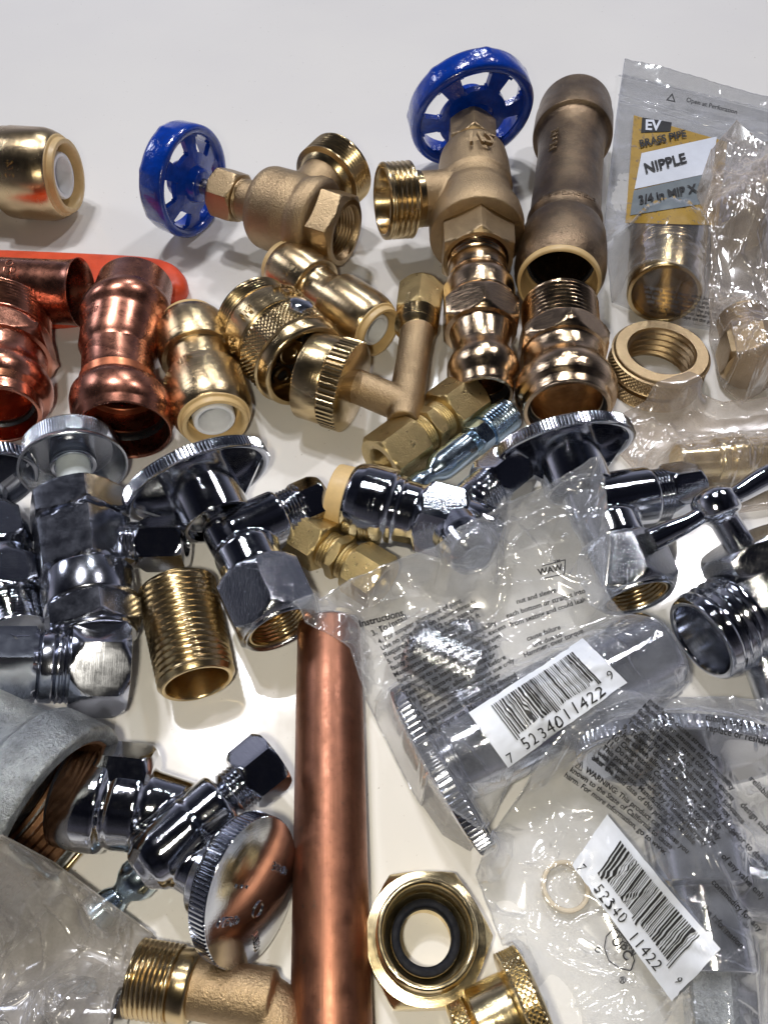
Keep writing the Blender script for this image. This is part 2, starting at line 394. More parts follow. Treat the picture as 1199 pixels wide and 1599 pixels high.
# ---------------------------------------------------------------- the table
tb = Thing('table', '', '', (0, 0, 0), solo=True)
V = [(-90, -60, 0), (90, -60, 0), (90, 140, 0), (-90, 140, 0), (-90, -60, -2.5), (90, -60, -2.5), (90, 140, -2.5), (-90, 140, -2.5)]
o = tb.add('table', mesh(V, [(0, 1, 2, 3), (7, 6, 5, 4), (0, 4, 5, 1), (1, 5, 6, 2), (2, 6, 7, 3), (3, 7, 4, 0)]), 'table', reg=False)
del o['label'], o['category']; o['kind'] = 'structure'
# ================================================================ builders of the fittings
def coupling(th, A, B, w, collars=(1, 1), sleeve=True, mat='gold', words=None, waist=.76):
    """straight push-to-connect coupling: two bells, tan release collars, pale sleeve inside"""
    k = kpx((A + B) / 2); k0 = k
    body = rev(A, B, [(.38, .66 * w), (.05, .72 * w), (.045, .86 * w), (.055, .89 * w), (.08, .95 * w), (.13, 1.0 * w), (.31, 1.0 * w), (.312, .985 * w), (.355, .985 * w), (.375, .95 * w),
               (.38, .80 * w), (.40, waist * w), (.55, waist * w), (.56, .80 * w), (.575, .82 * w), (.58, .96 * w), (.60, .985 * w), (.64, .985 * w), (.642, 1.0 * w), (.86, 1.0 * w), (.90, .97 * w), (.935, .92 * w), (.95, .89 * w), (.955, .87 * w), (.95, .72 * w), (.62, .66 * w), (.61, .3 * w)], 96, k=k)
    bo = th.add('body', body, mat)
    for s_, (a, b) in zip(collars, ((B, A), (A, B))):
        if not s_: continue
        cm = rev(a, b, [(.90, .60 * w), (.90, .86 * w), (.955, .875 * w), (.962, .865 * w), (.965, .81 * w), (1.0, .795 * w), (1.004, .78 * w), (1.004, .70 * w), (.99, .665 * w), (.8, .65 * w), (.8, .68 * w), (.90, .68 * w)], 72, k=k, cap=False)
        th.add('release_collar', cm, 'tan')
        if sleeve:
            th.add('inner_sleeve', rev(a, b, [(.60, .51 * w), (.955, .51 * w), (.968, .49 * w), (.968, .41 * w), (.955, .385 * w), (.70, .37 * w), (.68, .1 * w)], 60, k=k), 'white')
    if words:
        for (s_, t, ang, sz, al, fl) in words:
            th.add('lettering', text_round(A, B, t, ang, w / 2 * k * .99, s_, sz, al, fl, .05), mat)
    return bo
def union(th, A, B, w, n1=(0, .36), n2=(.66, 1), k=None):
    k = kpx((A + B) / 2)
    mid = rev(A, B, [(.2, .5 * w), ('T', .34, .46, .70 * w, .09, .03), (.465, .60 * w), ('H', .47, .56, .76 * w, .1), (.565, .60 * w), ('T', .57, .70, .70 * w, .09, .03), (.8, .5 * w)], 72, k=k)
    th.add('middle_body', mid, 'forged')
    for a, b, nn in ((B, A, (1 - n1[1], 1 - n1[0])), (A, B, n2)):
        th.add('nut', rev(a, b, [(nn[0], .55 * w), (nn[0], .82 * w), ('H', nn[0] + .005, nn[1], w * .9, .12), (nn[1], .74 * w), (nn[1] - .01, .56 * w), (nn[1] - .05, .48 * w), (nn[0] + .05, .46 * w), (nn[0] + .04, .1 * w)], 72, k=k), 'forged')
def wheel(th, C, axis, R, roll, nwin=6, mat='blue', dp=1.0):
    """cast handwheel; axis points from the wheel towards the valve body"""
    ax = axis.normalized(); _, X, Y = frame(C, C + ax, roll)
    k = None
    nt_, nr = 180, 16; r0, r1 = .30 * R, .86 * R; V, Fc = [], []
    for side in (0, 1):
        for i in range(nr + 1):
            r = r0 + (r1 - r0) * i / nr
            zc = .12 * R * (1 - (r - r0) / (r1 - r0)) + (.10 * R if side else -.0 * R)
            for j in range(nt_):
                a = 2 * math.pi * j / nt_; V.append(C + X * r * math.cos(a) + Y * r * math.sin(a) + ax * (zc - .05 * R))
    def keep(i, j):
        r = r0 + (r1 - r0) * (i + .5) / nr; a = (2 * math.pi * (j + .5) / nt_) % (2 * math.pi / nwin) / (2 * math.pi / nwin) - .5
        rr = (r - r0) / (r1 - r0); half = .28 + .04 * rr
        da = max(0, abs(a) - half + .13) / .13; dr = max(0, abs(rr - .66) - .25 + .12) / .12
        if abs(a) > half or rr < .41 or rr > .91: return True
        return (da * da + dr * dr) > 1
    K = np.array([[keep(i, j) for j in range(nt_)] for i in range(nr)])
    off = (nr + 1) * nt_
    def vid(i, j, s_): return s_ * off + i * nt_ + j % nt_
    for i in range(nr):
        for j in range(nt_):
            if not K[i, j]: continue
            Fc.append((vid(i, j, 0), vid(i, j + 1, 0), vid(i + 1, j + 1, 0), vid(i + 1, j, 0)))
            Fc.append((vid(i, j, 1), vid(i + 1, j, 1), vid(i + 1, j + 1, 1), vid(i, j + 1, 1)))
            if i > 0 and not K[i - 1, j]: Fc.append((vid(i, j, 0), vid(i, j, 1), vid(i, j + 1, 1), vid(i, j + 1, 0)))
            if i < nr - 1 and not K[i + 1, j]: Fc.append((vid(i + 1, j, 0), vid(i + 1, j + 1, 0), vid(i + 1, j + 1, 1), vid(i + 1, j, 1)))
            if not K[i, (j - 1) % nt_]: Fc.append((vid(i, j, 0), vid(i + 1, j, 0), vid(i + 1, j, 1), vid(i, j, 1)))
            if not K[i, (j + 1) % nt_]: Fc.append((vid(i, j + 1, 0), vid(i, j + 1, 1), vid(i + 1, j + 1, 1), vid(i + 1, j + 1, 0)))
    th.add('wheel_web', mesh(V, Fc, 50), mat)
    prof = [(-.36, .84), (-.38, .90), (-.35, .965), (-.28, .985), (.0, 1.0), (.09, .995), (.13, .97), (.14, .90), (.11, .85), (.02, .83), (-.2, .825), (-.36, .84)]
    V, Fc = [], []; n = 240; m = len(prof)
    for (z, r) in prof:
        for j in range(n):
            a = 2 * math.pi * j / n; lob = (.5 + .5 * math.cos(7 * a)) ** 14 * .02 if (r > .95 and z < -.2) else 0
            V.append(C + (X * math.cos(a) + Y * math.sin(a)) * (r + lob) * R + ax * (z * dp if z < 0 else z) * R)
    for i in range(m - 1):
        for j in range(n): Fc.append((i * n + j, i * n + (j + 1) % n, (i + 1) * n + (j + 1) % n, (i + 1) * n + j))
    th.add('wheel_rim', mesh(V, Fc, 60), mat)
    E = C + ax
    th.add('wheel_hub', rev(C, E, [(-.28 * R, .5 * R), (-.28 * R, .62 * R), (-.2 * R, .68 * R), (.10 * R, .72 * R), (.22 * R, .62 * R), (.30 * R, .58 * R), (.32 * R, .52 * R), (.32 * R, .26 * R), (.2 * R, .2 * R)], 60, k=1), mat)
def knob(th, C, axis, a, b, deep, roll=0, teeth=90, hubw=.40, hubl=.55, face_out=True, mat='chrome', ribs=True):
    """oval stop handle: fluted rim, shallow dome outside, hollow with hub and ribs inside; axis points out of the valve"""
    ax = axis.normalized(); E = C + ax
    sh = rev(C, E, [(deep * .95, .02), (deep * .93, .6), (deep * .82, 1.2), (deep * .66, 1.72), (deep * .55, 1.88), (deep * .50, 1.96), ('K', deep * .48, -deep * .42, 2.0, teeth, .035), (-deep * .45, 1.97), (-deep * .5, 1.93),
                    (-deep * .5, 1.84), (-deep * .42, 1.80), (deep * .25, 1.70), (deep * .45, 1.4), (deep * .5, .8), (deep * .5, .02)], 96, k=1, ell=(a, b), roll=roll)
    k = th.add('handle', sh, mat)
    r = min(a, b)
    th.add('handle_hub', rev(C, E, [(deep * .5, r * hubw * 2.0), (-hubl * r, r * hubw * 2.0), (-hubl * r - .04, r * hubw * 1.94), (-hubl * r - .04, r * hubw * 1.72), (-hubl * r + .3, r * hubw * 1.66), (-hubl * r + .3, .1)], 60, k=1), mat, parent=k)
    if ribs:
        D, X, Y = frame(C, E, roll)
        for s_ in (-1, 1):
            x0, x1 = r * hubw * .9, a * .9; V = []
            for (x, z0, z1) in ((x0, deep * .5, -hubl * r * .75), (x1, deep * .45, -deep * .2)):
                for y in (-.06 - .05 * (x == x0), .06 + .05 * (x == x0)):
                    for z in (z0, z1): V.append(C + X * (s_ * x) + Y * y + D * z)
            th.add('handle_rib', mesh(V, [(0, 1, 3, 2), (4, 6, 7, 5), (0, 4, 5, 1), (2, 3, 7, 6), (0, 2, 6, 4), (1, 5, 7, 3)]), mat, parent=k)
    return k
def nut(A, B, w, bore, t0=0.0, t1=1.0, k=None, ch=.14, n=72):
    """nut whose open mouth is at B"""
    return rev(A, B, [(t0, bore * .9), (t0, w * .84), ('H', t0 + .004, t1 - .004, w, ch), (t1, w * .93), (t1, bore * 1.06), (t1 - .06, bore), (t0 + .15, bore * .97), (t0 + .14, .05)], n, k=k)

# ================================================================ 1 back row
t = Thing('push_coupling', 'large brass push-fit coupling cut off by the left edge, white insert facing right', 'pipe coupling', P(20, 268), 'brass push-fit couplings')
A, B = P(-115, 262, 2.0), P(108, 275, 2.0)
coupling(t, A, B, 134, words=[('3/4', .74, .95, .55, False, False), ('-CPVC-', .62, .55, .34, False, False)])

# valve lying on its side with blue wheel to the left
t = Thing('angle_valve', 'brass angle valve with its blue handwheel at left and hexagonal mouth at right', 'valve', P(430, 330), 'blue-wheeled angle valves')
A, B = P(296, 284, 2.3), P(541, 364, 2.2)
AX = B - A
wheel(t, A, AX, 2.28, .3)
t.add('stem', rev(A, B, [(-.02, 22), (.30, 25)], 40), 'steel')
t.add('packing_nut', rev(A, B, [(.19, 40), (.19, 62), ('H', .195, .345, 70, .16), (.35, 58), ('T', .35, .385, 62, .1, .04), (.40, 50)], 72), 'matteb')
core = rev(A, B, [(.36, 30), (.36, 62), (.45, 66), (.47, 74), (.475, 104), (.50, 118), (.53, 124), (.66, 128), (.70, 126), (.735, 124), (.76, 132), (.80, 134), (.83, 128), (.86, 112), (.88, 50)], 96)
o0, o1 = A + AX * .66, P(533, 262, 2.4)
br = rev(o0, o1, [(0, 70), (.3, 78), (.75, 84), (.8, 50)], 60)
t.add('valve_body', cast([core, br], .06, 5), 'cast')
t.add('body_flange', rev(A, B, [(.79, 90), (.795, 138), (.84, 137), (.86, 126), (.87, 100)], 80), 'cast')
t.add('outlet_thread', rev(o0, o1, [(.6, 60), (.62, 84), (.68, 96), ('T', .69, .98, 112, .16, .07), (1.0, 104), (1.0, 84), (.7, 78), (.7, 2)], 80), 'brass')
t.add('inlet_hexagon', rev(A, B, [(.84, 60), (.84, 104), ('H', .845, .99, 108, .1), (1.0, 100), (1.0, 86), ('T', .98, .82, 80, .14, .06), (.8, 70), (.8, 2)], 72), 'matteb')
t.add('rivet_mark', rev(P(352, 0, 0) if 0 else A + AX * .1, A + AX * .12, [(0, 10), (1, 10)], 12), 'steel') if 0 else None

# valve pointing at the viewer
t = Thing('angle_valve', 'brass angle valve with the upper blue spoked handwheel, its threaded outlet pointing left', 'valve', P(745, 300), 'blue-wheeled angle valves')
A, B = P(735, 177, 2.8), P(746, 408, 2.15); AX = B - A
wheel(t, A, (AX.normalized() + Vector((.28, 0, -.28))), 2.86, .1, dp=.7)
t.add('stem', rev(A, B, [(-.02, 27), (.25, 29)], 40), 'steel')
t.add('packing_nut', rev(A, B, [(.12, 40), (.12, 66), ('H', .125, .27, 70, .16), (.275, 60), ('T', .28, .33, 64, .1, .04), (.34, 50)], 72), 'matteb')
core = rev(A, B, [(.31, 40), (.315, 70), (.33, 92), (.36, 104), (.42, 110), (.54, 116), (.57, 118), (.585, 112), (.62, 112), (.66, 120), (.72, 126), (.78, 132), (.82, 128), (.84, 60)], 96)
o0, o1 = P(742, 306, 2.25), P(596, 315, 2.62)
br = rev(o0, o1, [(0, 90), (.4, 82), (.72, 82), (.75, 50)], 60)
t.add('valve_body', cast([core, br], .06, 5), 'cast')
t.add('body_flange', rev(A, B, [(.74, 90), (.75, 142), (.80, 148), (.86, 147), (.865, 144), (.87, 90)], 96), 'cast')
t.add('size_mark', text_round(A, B, .47, -.05, 1.66, '1/2', .9, False, False, .16, .015), 'cast')
t.add('outlet_thread', rev(o0, o1, [(.6, 60), (.66, 84), (.70, 92), ('T', .71, .97, 114, .2, .09), (.985, 113), (1.0, 104), (1.0, 96), (.96, 90), (.6, 84), (.6, 2)], 84), 'brass')
t.add('inlet_hexagon', rev(A, B, [(.84, 60), (.84, 100), ('H', .845, 1.0, 108, .12), (1.0, 100), (1.0, 94), (.9, 90)], 72), 'matteb')

# bronze press adapter below it
t = Thing('press_adapter', 'slim polished bronze press adapter threaded into the upper blue-wheeled valve', 'pipe adapter', P(748, 500), 'press adapters')
A, B = P(744, 400, 2.05), P(756, 618, 1.35)
t.add('body', rev(A, B, [(-.08, 60), ('T', -.08, .08, 92, .11, .04), (.09, 86), (.10, 92), (.19, 92), (.195, 86), (.20, 92), (.205, 84), (.23, 88), (.24, 104), (.26, 110), (.30, 112), (.39, 112), (.392, 106), ('H', .40, .58, 112, .2), (.585, 98), (.60, 96), (.70, 88), (.745, 92), (.78, 103), (.82, 112), (.86, 113), (.90, 108), (.925, 98), (.94, 94), (.98, 94), (1.0, 90), (1.0, 78), (.92, 76), (.915, 66), (.6, 66), (.6, 2)], 96), 'bronze')
t.add('seal_ring', rev(A, B, [(.90, 77), (.91, 70), (.94, 69), (.96, 71), (.965, 77), (.90, 77)], 60, cap=False), 'black')

# long bronze slip coupling
t = Thing('slip_coupling', 'long dark bronze slip coupling right of the upper blue wheel, open tan-ringed end below', 'pipe coupling', P(885, 320))
A, B = P(897, 172, 1.72), P(872, 440, 1.85)
t.add('body', rev(A, B, [(.3, 60), (.01, 84), (0, 92), (0, 106), (.008, 110), (.02, 112), (.085, 113), (.09, 119), (.19, 122), (.205, 121), (.212, 108), (.23, 103), (.30, 101), (.34, 101), (.5, 104), (.60, 107), (.70, 109), (.705, 113), (.715, 117), (.735, 117), (.745, 113), (.77, 114), (.785, 124), (.80, 128), (.805, 131), (.86, 137), (.94, 142), (.965, 140), (.985, 134), (1.0, 127), (1.0, 116), (.90, 112), (.89, 95), (.6, 90), (.6, 2)], 96, ang=28), 'castdark')
t.add('release_collar', rev(A, B, [(.92, 104), (.98, 128), (1.0, 129), (1.012, 127), (1.015, 122), (1.015, 118), (1.0, 116), (.985, 112), (.9, 105), (.92, 104)], 80, cap=False), 'tan')
t.add('seal_ring', rev(A, B, [(.86, 111), (.87, 96), (.91, 95), (.915, 111), (.86, 111)], 60, cap=False), 'black')
t.add('lettering', text_round(A, B, .80, .0, 2.02, '3/4-CPVC CTS', .30, False, False, .03), 'castdark')
t.add('lettering', text_round(A, B, .40, .62, 1.52, '3/4 x 3/4', .50, True, False, .06, .005), 'cast')

t = Thing('press_adapter', 'wide polished bronze press adapter with ridged thread, against the open slip coupling', 'pipe adapter', P(880, 550), 'press adapters')
A, B = P(873, 484, 1.75), P(885, 642, 1.75)
t.add('body', rev(A, B, [(0, 96), (0, 108), ('T', .0, .32, 119, .20, .07), (.325, 112), ('H', .33, .50, 131, .22), (.505, 122), (.52, 118), (.60, 116), (.64, 117), (.69, 128), (.74, 147), (.80, 156), (.86, 157), (.91, 151), (.935, 140), (.95, 138), (1.0, 137), (1.01, 134), (1.01, 121), (.92, 118), (.91, 108), (.5, 104), (.5, 2)], 96), 'bronze')
t.add('seal_ring', rev(A, B, [(.90, 119), (.91, 111), (.94, 110), (.96, 119), (.90, 119)], 60, cap=False), 'black')

# knurled ring standing on its end
t = Thing('knurled_ring', 'dull brass ring with diamond knurled side, lying flat beside the wide bronze adapter', 'ring nut', P(1027, 560))
C = P(1033, 547, 1.42); A = Vector((C.x, C.y, 0.0)); k = kpx(C)
t.add('ring', rev(A, C, [(.03, 110), (0, 138), ('D', .02, .38, 152, 64, .09), (.40, 139), (.47, 138), ('D', .49, .90, 152, 64, .09), (.92, 146), (1.0, 143), (1.0, 107), ('T', .97, .05, 106, .26, .1), (.02, 112), (.03, 110)], 84, k=k, cap=False), 'matteb')

# ================================================================ 2 left: copper
t = Thing('plier_handle', 'orange-red dipped tool handle with rounded tip, beneath the copper fittings', 'tool handle', P(100, 440))
out_ = [(-70, 384), (0, 383), (70, 386), (140, 389), (205, 392), (245, 396), (268, 403), (284, 416), (291, 430), (288, 443), (275, 450), (255, 451), (225, 457), (170, 475), (110, 488), (40, 492), (-70, 490)]
base = [P(x, y, .95) for x, y in out_]
V, Fc = [], []; n = len(base); cx = sum((p.x for p in base)) / n; cy = sum((p.y for p in base)) / n
def smoothloop(pts, it=2):
    for _ in range(it):
        q = []
        for i in range(len(pts)):
            a, b = pts[i], pts[(i + 1) % len(pts)]; q += [a * .75 + b * .25, a * .25 + b * .75]
        pts = q
    return pts
base = smoothloop(base); n = len(base)
def inset(pts, d):
    r = []
    for i in range(len(pts)):
        e = (pts[(i + 1) % len(pts)] - pts[i - 1]); nn = Vector((e.y, -e.x, 0)).normalized(); r.append(pts[i] + nn * d)
    return r
lv = [(.02, .28), (.10, .12), (.28, 0), (.55, 0), (.75, .08), (.90, .24), (.96, .42)]
for z, d in lv:
    for p in inset(base, d): V.append(Vector((p.x, p.y, z)))
for i in range(len(lv) - 1):
    for j in range(n): Fc.append((i * n + j, i * n + (j + 1) % n, (i + 1) * n + (j + 1) % n, (i + 1) * n + j))
Fc.append(tuple(range(n - 1, -1, -1))); Fc.append(tuple((len(lv) - 1) * n + j for j in range(n)))
me = mesh(V, Fc, 80); t.solo = True; bpy.data.objects.remove(t.root); t.root = None
t.add('plier_handle', me, 'orange')

t = Thing('copper_tube', 'dark copper tube with a thin open end, lying along the orange handle', 'pipe', P(40, 450))
A, B = P(-90, 449, 2.1), P(128, 458, 2.1)
t.add('tube', rev(A, B, [(0, 98), (.86, 98), (.93, 99), (.98, 103), (1.0, 108), (1.0, 105), (.98, 100), (.93, 95), (.3, 93), (.3, 2)], 96), 'copperd')
t.add('lettering', text_round(A, B, .60, .25, 1.36, 'CO', .42, False, False, .03), 'copper')

t = Thing('copper_adapter', 'bright copper press adapter, half out of frame at the left edge', 'pipe adapter', P(0, 580))
A, B = P(-4, 495, 1.9), P(-3, 648, 1.8)
t.add('body', rev(A, B, [(0, 110), (0, 148), ('T', .02, .30, 158, .16, .06), (.31, 142), ('H', .32, .50, 158, .24), (.505, 146), (.60, 140), (.66, 142), (.71, 152), (.77, 162), (.83, 162), (.89, 150), (.92, 132), (.94, 130), (1.0, 128), (1.01, 124), (1.01, 114), (.92, 110), (.5, 106), (.5, 2)], 96), 'copper')
t.add('seal_ring', rev(A, B, [(.82, 110), (.84, 100), (.87, 99), (.89, 110), (.82, 110)], 60, cap=False), 'black')

t = Thing('copper_coupling', 'brown copper press coupling with two rolled bulges and a wide dark mouth', 'pipe coupling', P(190, 560))
A, B = P(212, 447, 2.15), P(196, 672, 1.75)
t.add('body', rev(A, B, [(.2, 80), (0, 100), (-.01, 106), (0, 112), (.14, 118), (.155, 122), (.18, 131), (.21, 136), (.25, 136), (.28, 131), (.30, 124), (.32, 121), (.47, 119), (.50, 112), (.53, 107), (.66, 110), (.73, 113), (.75, 120), (.78, 138), (.81, 150), (.84, 155), (.90, 156), (.93, 152), (.95, 146), (.96, 143), (1.0, 141), (1.01, 138), (1.0, 130), (.95, 127), (.80, 124), (.70, 110), (.5, 108), (.5, 2)], 108, ang=40), 'copperd')
t.add('inner_stop', rev(A, B, [(.70, 118), (.71, 96), (.74, 95), (.75, 118), (.70, 118)], 60, cap=False), 'copperin')
t.add('seal_ring', rev(A, B, [(.84, 128), (.86, 120), (.89, 119), (.91, 128), (.84, 128)], 60, cap=False), 'black')
t.add('lettering', text_round(A, B, .35, .55, 1.47, 'NIB', .36, False, False, .02), 'copper')

D_, X_, _y = frame(A, B); lft = X_ if X_.x < 0 else -X_
for o_ in t.root.children:                      # the fitting is an offset: bowed to the left in the middle
    for v_ in o_.data.vertices:
        q_ = (Vector(v_.co) + t.base - A).dot(D_) / (B - A).length
        v_.co += lft * (.42 * math.sin(math.pi * min(max(q_, 0), 1)) ** 1.3)
t = Thing('push_coupling', 'brass push-fit coupling right of the brown copper coupling, pale insert facing down', 'pipe coupling', P(315, 580), 'brass push-fit couplings')
A, B = P(297, 505, 1.5), P(337, 663, 1.5)
coupling(t, A, B, 122, words=[('-1/2-', .63, .35, .30, False, False), ('PEX', .63, 1.1, .26, False, False)], waist=.80)
t = Thing('push_coupling', 'slanted brass push-fit coupling marked 1/2, between the left valve and the elbow', 'pipe coupling', P(520, 460), 'brass push-fit couplings')
A, B = P(438, 412, 1.25), P(594, 520, 1.25)
coupling(t, A, B, 99, words=[('1/2"', .26, .9, .36, False, False)], waist=.74)

# vacuum breaker
t = Thing('vacuum_breaker', 'round brass fitting with diamond knurled band and a small chrome set screw', 'hose fitting', P(430, 530))
A, B = P(396, 492, 1.72), P(478, 574, 1.75); k = kpx((A + B) / 2)
t.add('body', rev(A, B, [(-.02, 80), (-.03, 118), ('T', 0, .18, 134, .13, .05), (.19, 126), (.2, 132), (.24, 146), (.28, 149), (.52, 149), (.525, 144), (.54, 143), ('D', .56, .86, 153, 62, .10), (.87, 146), (.93, 145), (.98, 141), (1.0, 136), (1.0, 122), (.97, 118), ('T', .95, .6, 116, .22, .05), (.58, 112), (.58, 2)], 96, k=k), 'brass')
t.add('rubber_seat', rev(A, B, [(.58, 1), (.60, 1), (.60, 60), (.605, 111), (.68, 112), (.69, 98), (.66, 92), (.66, 60), (.60, 60)][2:], 60, k=k, cap=False), 'black')
D, X, Y = frame(A, B); C = A + (B - A) * .70
sp = [rev(C, C + D, [(0, 1.0), (.12, 1.02), (.18, .9), (.18, .4), (.1, .3)], 40, k=1)]
for i in range(6):
    a = i * math.pi / 3; q = C + X * math.cos(a) * .95 + Y * math.sin(a) * .95
    sp.append(rev(q - D * .02, q + D * .15, [(0, .70), (.9, .70), (1, .6), (1, .42), (0, .40), (0, .7)], 28, k=1, cap=False))
V, Fc = [], []
for me in sp:
    o = len(V); V += [v.co.copy() for v in me.vertices]; Fc += [tuple(i + o for i in p.vertices) for p in me.polygons]
t.add('spider_disc', mesh(V, Fc), 'brass')
for s_, tt, aa, sz in (('B64.2', .40, -.62, .40), ('TAIWAN', .30, -.60, .32), ('U.S.', .40, .55, .36), ('VAC', .40, 1.3, .3)):
    t.add('lettering', text_round(A, B, tt, aa, 149 / 2 * k, s_, sz, False, False, .09, .006), 'brass')
D, X, Y = frame(A, B); U = -Y if (-Y).z > 0 else Y; W = D.cross(U)
dirn = (U * math.cos(-.35) + W * math.sin(-.35)); q = A + (B - A) * .72 + dirn * (149 / 2 * k)
sc_ = t.add('set_screw', rev(q - dirn * .25, q + dirn * .30, [(0, .2), (.3, .4), ('H', .35, .9, .78, .4), (1, .5)], 36, k=1), 'chrome')

# dishwasher elbow
t = Thing('hose_elbow', 'matte brass elbow with hexagonal nut on top and ribbed swivel nut at left', 'pipe elbow', P(600, 610))
a0, a1, a2, a3 = P(656, 462, 1.35), P(634, 636, 1.5), P(626, 632, 1.5), P(545, 600, 1.6)
v = rev(P(657, 482, 1.35), P(629, 660, 1.45), [(.02, 30), (.04, 54), (.2, 54), (.5, 52), (.9, 58), (1.0, 50)], 48)
h = rev(P(640, 637, 1.45), P(530, 592, 1.62), [(-.08, 40), (0, 56), (.3, 55), (1, 53)], 48)
t.add('elbow_tube', cast([v, h], .05, 4), 'cast')
t.add('top_thread', rev(P(656, 468, 1.35), P(645, 543, 1.38), [(.2, 40), ('T', .2, .62, 68, .09, .03), (.68, 60), (.72, 50)], 60), 'brass')
t.add('top_nut', rev(P(652, 497, 1.35), P(658, 453, 1.35), [(0, 50), (0, 60), ('H', .01, .97, 68, .2), (1.0, 54), (1.0, 44), (.9, 40), (.3, 38), (.3, 2)], 60), 'forged')
A, B = P(552, 606, 1.62), P(483, 585, 1.62); k = kpx((A + B) / 2)
t.add('swivel_nut', rev(A, B, [(-.04, 50), (-.04, 116), (0, 130), ('K', .02, .42, 144, 52, .075), (.43, 136), (.44, 139), (.98, 139), (1.0, 136), (1.0, 128), (.97, 124), ('T', .95, .3, 122, .22, .06), (.2, 118), (.2, 2)], 96, k=k), 'brass')

t = Thing('compression_union', 'small brass compression union below the matte elbow, beside the zinc plug', 'pipe union', P(660, 670), 'compression unions')
A, B = P(594, 725, .98), P(736, 619, .98)
union(t, A, B, 92)
t = Thing('compression_union', 'small brass compression union half under the printed bag, left of it', 'pipe union', P(540, 870), 'compression unions')
A, B = P(462, 826, 1.0), P(600, 912, 1.0)
union(t, A, B, 88)

t = Thing('air_plug', 'bright zinc air plug with fine thread, between brass union and chrome fittings', 'air plug', P(720, 700))
A, B = P(640, 765, 1.0), P(795, 645, 1.0)
t.add('plug', rev(A, B, [(0, 14), (0, 30), (.06, 34), (.12, 34), (.16, 26), (.20, 25), (.25, 42), (.29, 47), (.56, 47), (.57, 40), (.60, 38), ('H', .61, .73, 50, .2), (.735, 44), ('T', .74, .98, 56, .13, .05), (1.0, 44), (1.0, 30), (.8, 28), (.8, 2)], 72), 'zinc')
# ================================================================ 3 chrome row
t = Thing('stop_valve', 'chrome valve with round ribbed handle on a white plastic stem and long faceted body', 'valve', P(135, 850), 'chrome valves')
A, B = P(113, 712, 1.75), P(150, 1000, 1.6)
AX = B - A
C = P(114, 716, 1.75)
sh = rev(C, C + AX.normalized(), [(-.70, .1), (-.70, 1.4), (-.66, 2.3), (-.56, 2.72), ('K', -.52, .12, 2.92, 120, .045), (.16, 3.0), (.34, 3.24), (.42, 3.26), (.42, 3.10), (.30, 3.0), (.05, 2.7), (-.3, 2.5), (-.35, .1)], 96, k=1)
kn = t.add('handle', sh, 'chromeg')
t.add('handle_hub', rev(C, C + AX.normalized(), [(-.4, 1.35), (.30, 1.4), (.34, 1.34), (.34, 1.1), (.1, 1.1)], 50, k=1), 'chrome', parent=kn)
t.add('plastic_stem', rev(A, B, [(.02, 50), (.29, 54)], 50), 'nylon')
t.add('bonnet_nut', rev(A, B, [(.275, 60), (.275, 122), ('H', .28, .43, 134, .10), (.435, 122), (.455, 122)], 72, roll=math.pi / 6 + .12), 'satin')
t.add('body', rev(A, B, [(.445, 100), ('H', .45, .70, 134, .02), (.702, 136), (.71, 141), (.85, 142), (.855, 138), ('H', .86, .98, 134, .1), (.985, 124), (.99, 128), (1.0, 124), (1.0, 90)], 96, roll=math.pi / 6 + .12), 'satin')
A2, B2 = P(150, 853, 1.6), P(292, 848, 1.6)
t.add('side_thread', rev(A2, B2, [(0, 50), (.3, 62), ('T', .34, .56, 74, .1, .04), (.6, 50)], 60), 'satin')
t.add('side_nut', nut(A2, B2, 76, 40, .50, 1.0, ch=.22), 'chrome')

t = Thing('straight_valve', 'chrome valve stub with arrow and lead free wording, ending in a big hexagonal nut', 'valve', P(80, 1050), 'chrome valves')
A, B = P(-100, 1040, 2.9), P(204, 1040, 1.25)
t.add('body', rev(A, B, [(0, 90), ('H', .02, .50, 112, .05), (.505, 100), (.52, 112), (.58, 114), (.59, 104), ('T', .60, .70, 116, .14, .05), (.72, 96)], 72, roll=.26), 'satin')
t.add('end_nut', nut(A, B, 138, 50, .665, .985, ch=.26), 'satin')
rr = 112 / 2 * kpx(A + (B - A) * .4)
t.add('lettering', text_round(A, B, .39, -.95, rr, 'LEAD FREE', .22, True, False, .03) , 'chrome')
t.add('arrow_mark', text_round(A, B, .40, -.55, rr, '\u21e6', .62, True, False, .04), 'chrome')

t = Thing('stop_valve', 'dark chrome valve cut off by the left edge, behind the white-stemmed valve', 'valve', P(10, 860), 'chrome valves')
A, B = P(-28, 760, 1.7), P(25, 985, 1.6); AX = B - A
knob(t, P(-32, 752, 1.8), -AX, 1.75, 1.35, .5, teeth=80, roll=-.1)
t.add('body', rev(A, B, [(.05, 50), (.08, 70), (.22, 80), (.26, 100), ('H', .28, .52, 106, .2), (.55, 98), (.60, 110), ('H', .62, .84, 114, .2), (.85, 84), ('T', .86, 1.02, 98, .1, .04), (1.02, 60)], 72), 'chrome')

